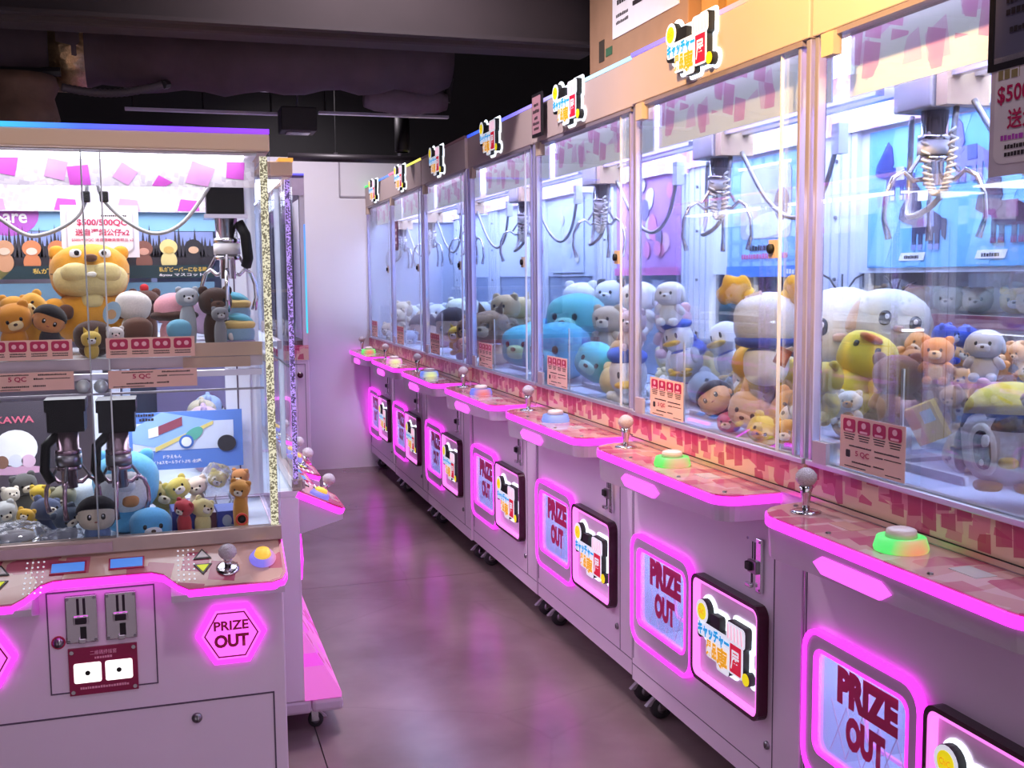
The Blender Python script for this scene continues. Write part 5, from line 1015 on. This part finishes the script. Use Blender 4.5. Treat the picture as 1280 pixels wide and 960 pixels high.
# --- third bay
c, r = at(785, 468, 1.47, 27); duck('white duck plush in a blue beret left of the glass post', c, r, R(-30), (R(4), R(-4)))
WH = (('white round-eared plush at the back of the beret bay', 728, 372, 21, 1.92, 'round'), ('white plush with dark rounded ears beside a white round-eared one', 764, 366, 18, 1.95, 'round'), ('white fluffy plush above the blue berets', 806, 368, 20, 1.92, 'flop'), ('white plush tucked against the rear post', 838, 368, 17, 1.98, 'flop'))
for lb, u, v, rp, X, e in WH: T(lb, u, v, rp, X, '#e9edf0', '#dfe6ea', ears=e, earcol='#454a52' if 'dark' in lb else None)
T('large turquoise plush with a darker crest', 697, 438, 40, 1.56, '#56b8d4', '#7ccfe0', ears='flop', earcol='#4a90d0'); T('sea green plush sitting behind the turquoise one', 722, 398, 34, 1.74, '#62b8b8', '#8ad0c4', ears='flop', earcol='#4a86cc')
T('turquoise plush lying beside the duck with the beret', 744, 452, 26, 1.52, '#5cc0da', '#8ad8e8', ears=None, tilt=(0, R(30))); T('beige plush between the sea green and white toys', 762, 402, 18, 1.80, '#cdbb9c', '#e6dcc0'); T('dusty pink plush under the white toys', 792, 400, 16, 1.80, '#d8bcc4', '#efdfe2')
# --- fourth bay and beyond
T('turquoise round plush with a pink spot and green mouth', 655, 432, 31, 1.50, '#54b4d0', '#a8d8b0', ears=None, extra=lambda t, r: ball('cheek', P_('#e3a8c0'), t, (-.62*r, -.66*r, .05*r), (.2*r, .12*r, .26*r))); T('turquoise plush with a blue back ridge', 680, 426, 32, 1.58, '#5cbcd6', '#7ccfe0', ears='flop', earcol='#4a88cc')
T('brown fox plush with dark eyes', 614, 408, 22, 1.48, '#a88a66', '#e0cba0', ears='point', earcol='#7a6048'); T('beige plush sitting high at the back of the turquoise bay', 632, 384, 17, 1.66, '#cbb183', '#e8dcb4'); T('pale yellow plush beside the beige one', 652, 384, 15, 1.68, '#d8c48c', '#f0e6b8', ears='point'); T('brown flat-capped plush behind the brown fox', 640, 402, 16, 1.60, '#8a7254', '#c8b088')
T('cream long-bodied plush under the brown fox', 622, 442, 14, 1.47, '#e6c8a4', None, ears=None)
c, r = at(567, 408, 1.58, 20); doll('black-haired doll head behind the yellow spiky-eared fox', c, r, rz=R(-40))
T('bright yellow spiky-eared fox plush', 571, 418, 11, 1.46, '#ecc63a', '#f4ecd8', ears='point', earcol='#e0b82c', tilt=(0, R(-10))); T('brown fox plush beside the yellow spiky one', 588, 412, 16, 1.52, '#9a7450', '#d8b888', ears='point'); T('peach plush lying under the brown fox', 583, 432, 13, 1.47, '#e8b890', '#f4dcc4', ears=None)
c, r = at(529, 412, 1.50, 17); doll('black-haired doll head next to the window post', c, r, rz=R(-35), shirt='#d8b898')
for lb, u, v, rp, X, col in (('white plush pile toy behind the doll', 515, 394, 12, 1.66, '#dde4e2'), ('cream plush beside the window post', 505, 388, 11, 1.62, '#e0d2b4'), ('white plush at the back of the doll bay', 548, 392, 13, 1.74, '#e6ece8'), ('pale green white plush behind the spiky fox', 572, 386, 14, 1.78, '#dfe8d8'), ('peach plush lying below the doll', 512, 414, 11, 1.47, '#e8cdb0'), ('cream plush in the machine by the back wall', 486, 412, 10, 1.46, '#e4d2b8'), ('white plush in the machine by the back wall', 491, 416, 7, 1.44, '#e8ebf0'), ('beige plush at the back of the end machine', 490, 398, 9, 1.52, '#d8c6a6'), ('white plush tucked behind the brown fox', 604, 390, 14, 1.72, '#dfe4dc')):
    T(lb, u, v, rp, X, col, '#f0ead8', full=True)
# heap fillers that carry the upper toys
rn = random.Random(33); FC = [('#d8c0a0', 'beige'), ('#c8d0d8', 'pale grey'), ('#d9b3a0', 'peach'), ('#e2d2a0', 'cream yellow'), ('#b8c4d0', 'grey blue'), ('#d6a8b0', 'dusty pink'), ('#cfae7e', 'tan')]
WHERE = {1: 'in the machine with the big-eyed bird', 2: 'in the machine with the upside-down duck', 3: 'under the duck toys in berets', 4: 'under the turquoise toys', 5: 'beside the yellow spiky-eared fox', 6: 'in the second machine from the back wall', 7: 'in the machine at the back wall'}
for k in range(1, 8):
    for i in range(11 if k < 4 else 6):
        yy = Y1+PITCHW*(k-2)+rn.uniform(.1, .9); xx = RX+rn.uniform(.20, .60); zz = 1.055+rn.uniform(0, .08 if i < 8 else .03)
        if k == 1 and yy > 1.85 and xx < 1.75: xx += .2
        fc, fn = rn.choice(FC); cf, rf = settle((xx, yy, zz), rn.uniform(.045, .062), False); toy('small %s plush buried low %s' % (fn, WHERE[k]), cf, rf, fc, '#efe4d4', rz=rn.uniform(-2, .5), tilt=(rn.uniform(-.6, .6), rn.uniform(-1, 1)), full=False, group='buried toys in the row of claw machines')
def tagcard(u, v, X, wpx, hpx, m, rot, label):
    p = on(u, v, 0, X); s = mpp(p); p, s = settle(p, s); t = thing('hang_tag', label, 'tag', p, 0, None, rot); MB().box(-wpx*s/2, wpx*s/2, -.001, .001, -hpx*s/2, hpx*s/2).build('card', m, t); MB().tube([(0, 0, hpx*s/2), (.01, .004, hpx*s*.75)], .0012, 5).build('loop', PAPER, t); MB().box(-wpx*s*.35, wpx*s*.35, -.002, -.001, -hpx*s*.3, hpx*s*.3).build('printed_panel', mat('#b8745c', .5) if 'brown' in label else mat('#e8dcf0', .5), t)
tagcard(977, 447, 1.60, 17, 22, mat('#8a4a38', .5), (0, R(25), AIS), 'brown card tag hanging beside the golden bear'); tagcard(947, 373, 1.84, 22, 16, mat('#e4dcf0', .5), (0, R(-20), AIS), 'white card tag between the yellow duck feet')

# --- behind the row: shelves of toys seen through the rear panes
t = thing('display_shelving', 'grey shelving with toys seen through the rear panes', 'shelf', (3.0, 2.2, 0))
for z in (.95, 1.25, 1.52): box('shelf_board', mat('#8f8894', .5), t, 0, .35, 0, 3.0, z, z+.02); box('shelf_edge', mat('#8a3a5c', .5), t, -.004, 0, 0, 3.0, z-.03, z+.02)
for y in (0, .98, 1.96, 2.97): box('upright', WHITE, t, 0, .03, y, y+.03, 0, 1.9); box('upright', WHITE, t, .32, .35, y, y+.03, 0, 1.9)
rn = random.Random(8)
for z in (.97, 1.27):
    for i in range(9): fc, fn = rn.choice([('#b9c2b4', 'sage'), ('#d8d2c0', 'ivory'), ('#c9a8b4', 'rose'), ('#a8b4c8', 'grey blue'), ('#d8c070', 'yellow'), ('#c8b8a0', 'beige')]); toy('small %s toy on the %s board of the shelving' % (fn, 'lowest' if z < 1 else 'middle'), (3.13+rn.uniform(-.03, .06), 2.9+.185*i+rn.uniform(-.03, .03), z+.055), .055, fc, '#e4e0d8', rz=AIS, full=False, group='toys on the shelving behind the row')

# --- toys in the two-level machine, upper shelf
def A(u, v, Y, rp): p = on(u, v, 1, Y); return settle(p, rp*mpp(p))
c, r = A(113, 343, 2.98, 46)
t = thing('beaver_toy', 'huge golden beaver plush with cream muzzle on the upper shelf', 'soft toy', c, 0, None, (R(-8), 0, R(6)))
G1, G2 = P_('#dc9a2c'), P_('#dccb8c')
ball('head', G1, t, (0, 0, 0), (1.0*r, .85*r, .78*r)); ball('muzzle', G2, t, (0, -.42*r, -.22*r), (.92*r, .5*r, .50*r)); ball('cheek', G2, t, (.38*r, -.74*r, -.08*r), (.36*r, .26*r, .26*r)); ball('cheek', G2, t, (-.38*r, -.74*r, -.08*r), (.36*r, .26*r, .26*r)); ball('nose', P_('#6a4630'), t, (0, -.92*r, .28*r), (.16*r, .1*r, .10*r)); ball('tooth', P_('#efe9d8'), t, (0, -.98*r, -.16*r), (.12*r, .05*r, .07*r))
ball('body', G1, t, (0, .1*r, -1.15*r), (.98*r, .85*r, .70*r)); ball('bib', G2, t, (0, -.5*r, -.82*r), (.3*r, .28*r, .24*r))
for s in (1, -1):
    ball('eye_white', EYEW, t, (s*.36*r, -.74*r, .42*r), (.15*r, .08*r, .12*r)); ball('eye', EYE, t, (s*.33*r, -.81*r, .43*r), (.065*r, .04*r, .07*r)); ball('ear', G1, t, (s*.80*r, 0, .55*r), (.2*r, .14*r, .2*r)); ball('arm', G1, t, (s*.92*r, -.35*r, -1.05*r), (.3*r, .36*r, .36*r)); ball('paw', P_('#5a3a2c'), t, (s*.66*r, -.72*r, -1.10*r), (.19*r, .14*r, .20*r))
    MB().tube([(s*.78*r, -.62*r, -.12*r), (s*.98*r, -.4*r, -.06*r)], .012*r, 5).build('whisker', INK, t)
def L(label, u, v, rp, Y, col, col2=None, **k):
    c, r = A(u, v, Y, rp); k.setdefault('rz', R(8)); return toy(label, c, r, col, col2, **k)
L('orange tiger-like plush lying at the left of the beaver', 18, 398, 20, 2.80, '#dc9434', '#f0d8a0', tilt=(R(15), R(-15)), full=False); L('yellow orange plush lying on top of the orange ones', 40, 385, 17, 2.88, '#e4aa44', '#f0dfa8', tilt=(0, R(60)), full=False); L('golden plush with brown paw behind the orange ones', 16, 384, 15, 2.95, '#d89a3c', '#eccf98', full=False)
c, r = A(60, 400, 2.79, 18); doll('small doll with spiky black hair lying before the beaver', c, r, '#141216', '#d8955c', '#3a3a44', R(10), (R(5), R(22)), body=False)
L('round white plush with a blue tag beside the beaver', 166, 385, 20, 2.84, '#efe9e2', '#d6b896', full=False, snout=False, eyes=False, ears=None, tilt=(0, R(10)))
def cherry(t, r): ball('cherry', P_('#c82c34'), t, (.0, 0, 1.05*r), .3*r)
L('chocolate plush topped with a red cherry', 182, 380, 19, 2.92, '#5c4038', '#8a6a5c', full=False, extra=cherry, snout=False)
def frill(t, r): ball('frill', P_('#4c3228'), t, (0, -.05*r, -.35*r), (1.2*r, 1.05*r, .42*r), None, 'tuft')
L('pink cake-shaped plush with chocolate frill', 216, 390, 22, 2.84, '#eaa8b4', None, full=False, extra=frill, ears=None, snout=False, eyes=False); L('dark brown frilled plush with a small kitten face', 116, 420, 21, 2.84, '#4a3228', None, full=False, ears=None, snout=False, eyes=False)
L('tiny yellow and white kitten plush in front of the frilled one', 114, 424, 11, 2.765, '#e3c25a', '#efece6', full=False, ears='point'); L('blue wrapped cake plush under the pink one', 224, 412, 14, 2.78, '#74b8d4', '#e8cf7a', full=False, ears=None, snout=False, eyes=False); L('white kitten plush before the chocolate one', 166, 418, 10, 2.75, '#e9e4e0', '#f4d8d8', full=False); L('brown dome plush under the round white one', 172, 412, 17, 2.80, '#6a4a3c', None, full=False, ears=None, snout=False, eyes=False)
L('fluffy dark brown plush with round ears by the clear post', 268, 378, 19, 2.84, '#4c3830', '#6a5044', full=False); L('grey koala-like plush beside the fluffy brown one', 236, 372, 13, 2.84, '#b4bac2', '#dfe2e6', full=False); L('small grey plush on top of the cupcake toys', 277, 392, 10, 2.77, '#8e9296', '#c8ccd0', full=False)
for lb, u, v, Y in (('cupcake plush with blue cup at the shelf front', 291, 412, 2.76), ('cupcake plush with blue icing at the shelf back', 302, 386, 2.92)):
    c, r = A(u, v, Y, 20); t = thing('cupcake_toy', lb, 'soft toy', c, 0, None, (0, 0, R(5))); ball('cup', P_('#8fb4d0'), t, (0, 0, -.35*r), (.95*r, .9*r, .7*r)); h = (c[2]-1.252-.5*r)/2; ball('base_cushion', P_('#9a90b4'), t, (0, 0, -.5*r-h), (1.02*r, .95*r, h)); ball('sponge', P_('#dcc07a'), t, (0, 0, .25*r), (1.0*r, .95*r, .35*r)); ball('icing', P_('#62b4cc'), t, (.1*r, 0, .62*r), (.72*r, .66*r, .36*r), (0, R(15), 0), 'tuft'); ball('face_patch', P_('#e8e4e2'), t, (-.5*r, -.6*r, -.45*r), (.3*r, .2*r, .3*r))
t = thing('toy_tag', 'pale blue oval tag on the round white plush', 'tag', on(140, 391, 1, 2.76), 0, None, (0, R(20), 0)); MB().prism(ell(0, 0, .02, .028), -.001, .001).build('card', mat('#a9cfe0', .5), t); MB().prism(ell(0, -.004, .011, .012), -.0022, -.001).build('printed_face', mat('#d8b07c', .5), t)
# lower level
c, r = A(158, 603, 2.86, 43)
t = thing('blue_toy', 'large round sky blue bear-eared plush with white front', 'soft toy', c, 0, None, (R(-6), 0, R(4)))
h = max(.1*r, (c[2]-.786-.6*r)/2); ball('body', P_('#6cbce6'), t, (0, .1*r, -.6*r-h), (.7*r, .6*r, h)); ball('head', P_('#6cbce6'), t, (0, 0, 0), (1.02*r, .92*r, .98*r)); ball('white_front', P_('#eceff4'), t, (-.06*r, -.34*r, -.16*r), (.84*r, .66*r, .78*r)); ball('muzzle', P_('#dfe6ee'), t, (-.05*r, -.92*r, -.06*r), (.30*r, .18*r, .2*r)); ball('nose', NOSE, t, (-.05*r, -1.10*r, .02*r), (.10*r, .05*r, .07*r)); ball('pocket', P_('#c58a5c'), t, (.08*r, -.90*r, -.55*r), (.26*r, .12*r, .2*r))
for s in (1, -1): ball('eye', EYE, t, (s*.34*r-.05*r, -.93*r, .16*r), (.06*r, .04*r, .08*r)); ball('ear', P_('#6cbce6'), t, (s*.66*r, .05*r, .80*r), (.22*r, .16*r, .24*r))
L('small sky blue plush with white face at the sill', 186, 655, 25, 2.80, '#62b2e4', '#eceff4', ears=None, full=False)
c, r = A(128, 648, 2.795, 27); doll('black-haired doll head with wide eyes at the sill', c, r, '#1c191e', '#e9dcc4', '#7c94c0', R(2), (R(-8), 0), body=False)
L('pale plush with blue side fin behind the mauve claw', 112, 620, 22, 3.02, '#d4dfe8', '#e8eef2', ears=None, full=False, snout=False, eyes=False)
rn = random.Random(17)
for lb, u, v, rp, Y, col in (('yellow chick plush in the bag of toys', 272, 606, 11, 2.96, '#e3c93c'), ('orange plush at the end of the lower level', 300, 610, 12, 2.96, '#d89a4a'), ('pale yellow plush beside the blue plush', 224, 612, 14, 2.96, '#e0cf6a'), ('cream plush with pink cheeks under the blue poster', 246, 608, 12, 2.98, '#efdccb'), ('olive plush behind the small blue plush', 206, 622, 17, 2.96, '#b8a870'), ('pale lemon plush under the clear wrap', 246, 630, 13, 2.88, '#e6dc9c'), ('red plush lying under the clear wrap', 230, 634, 11, 2.85, '#c84a50'), ('brown plush poking over the chick', 300, 596, 10, 3.0, '#c98a54'), ('white faced doll toy in the clear bag heap', 12, 620, 10, 2.94, '#e4dcc8'), ('charcoal plush in the clear bag heap', 30, 606, 15, 3.0, '#5a5a58'), ('yellow fish-shaped plush in the clear bag heap', 54, 624, 11, 2.90, '#dcbc3c'), ('slate blue plush in the clear bag heap', 62, 640, 16, 2.86, '#56607e'), ('dark slate plush below the mauve claw', 84, 646, 15, 2.84, '#4e5a6c'), ('golden bear cub plush in the clear bag heap', 34, 646, 10, 2.84, '#d4a83c'), ('olive grey plush at the back of the bag heap', 80, 620, 14, 2.98, '#8a8870'), ('grey white plush at the left end of the bag heap', 4, 640, 14, 2.88, '#c9ccc8')):
    L(lb, u, v, rp, Y, col, '#efe6d2', full=False, carry='chick plush in the bag' not in lb, rz=rn.uniform(-.6, .6), tilt=(rn.uniform(-.3, .3), rn.uniform(-.5, .5)))
def bag(label, u, v, rp, Y, sq):
    c, r = A(u, v, Y, rp); top = c[2]+r*sq[2]; hz = (top-.788)/2; c = (c[0], c[1], top-hz); bm = bmesh.new(); bmesh.ops.create_icosphere(bm, subdivisions=4, radius=1); q = random.Random(u)
    from mathutils import noise
    for vt in bm.verts: vt.co *= 1+.22*noise.noise(vt.co*2.6+Vector((u, 0, 0)))+.08*noise.noise(vt.co*8)
    me = bpy.data.meshes.new('clear_bag'); bm.to_mesh(me); bm.free(); me.materials.append(CLEARPL)
    o = put('clear_bag', me, None, c, (0, 0, .3), 0, (r*sq[0], r*sq[1], hz*.9)); return tag(o, label, 'plastic bag')
bag('crumpled clear plastic bag over white toys at the sill', 22, 668, 24, 2.78, (1.5, .85, .8)); bag('clear plastic bag slumped next to the black-haired doll', 80, 672, 20, 2.775, (1.4, .6, .7)); bag('small clear plastic wrap bulging around the yellow chick toy', 262, 622, 26, 2.92, (.95, .75, .85))
pc, pr = settle(on(22, 672, 1, 2.80), .075); t = thing('white_parcel', 'flat white wrapped parcel inside the clear bag', 'parcel', pc, 0, None, (0, R(4), .3)); ball('wrap', mat('#e4e0da', .4, 0, .05, 8, .5), t, (0, 0, .0), (.040, .018, .014)); ball('fold', mat('#d8d2cc', .4, 0, .05, 8, .5), t, (-.006, -.002, .009), (.026, .011, .007))
for lb, u, Y, wd in (('dark blue carton with a torch picture beside the blue plush', 231, 2.80, .060), ('dark blue carton at the right end of the sill', 288, 2.80, .062)):
    p = on(u, 653, 1, Y); h_ = p.z+.03-.786; t = thing('toy_carton', lb, 'box', (p.x, Y, .786), R(4)); MB().box(-wd/2, wd/2, 0, .10, -.0005, h_).build('carton', mat('#2c3c92', .4, 0, .1, 60), t); MB().prism(ell(-.008, h_-.024, .012, .015), -.0012, 0).build('printed_torch_head', mat('#9aa8bc', .4), t); MB().prism(ell(.008, h_-.044, .016, .006, -.7), -.0012, 0).build('printed_torch', mat('#8ea0b0', .4), t)
    MB().box(-wd/2+.002, wd/2-.002, .002, .098, h_, h_+.0005).build('carton_lid', mat('#6a7ab8', .4), t)
p = on(258, 652, 1, 2.83); t = thing('toy_carton', 'maroon see-through carton between the two dark blue ones', 'box', (p.x, 2.83, .786), 0); h_ = p.z+.022-.786; MB().box(-.027, .027, 0, .08, -.0005, h_).build('carton', mat('#7a4a58', .4), t); MB().box(-.026, .026, .001, .079, h_, h_+.001).build('carton_lid', mat('#a8a0a8', .4), t)
p = on(302, 648, 1, 2.70); MB().ring(ell(p.x+.60, p.z, .015, .015), ell(p.x+.60, p.z, .011, .011), -.012, -.004).build('sliding_door_lock', mat('#c8402c', .4), sm0); MB().lathe([(.0, -.010), (.010, -.010), (.010, -.004)], (p.x+.60, 0, p.z), 14, 'y').build('lock_core', BLACK, sm0, True)
# a few toys in the other two-level machines
for k, o in enumerate((sm1, sm2)):
    for j, (lx, ly, lz) in enumerate(((.2, .25, 1.33), (.42, .22, 1.33), (.64, .25, 1.33), (.25, .25, .88), (.5, .25, .88), (.68, .22, .88))):
        wpt = Matrix.Rotation(R(90), 3, 'Z') @ Vector((lx, ly, 0)); toy('%s round-eared toy on the %s level of the %s aisle-facing machine' % (['rose', 'sand', 'grey blue'][j % 3], 'upper' if lz > 1 else 'lower', 'first' if k == 0 else 'second'), (o.location.x+wpt.x, o.location.y+wpt.y, lz), .065, ['#d8b0c0', '#c8b490', '#a8b8d0'][j % 3], '#efe4d8', rz=R(90), full=False, group='toys in the aisle-facing two-level machines')
for i in range(4): toy('%s toy in the tall machine by the back wall' % ['rose', 'sand', 'grey blue', 'cream'][i], (.05+.2*i, 7.6, 1.10), .07, ['#d8b0c0', '#c8b490', '#a8b8d0', '#e0d0b0'][i], '#efe4d8', full=False, group='toys in the tall machine by the back wall')
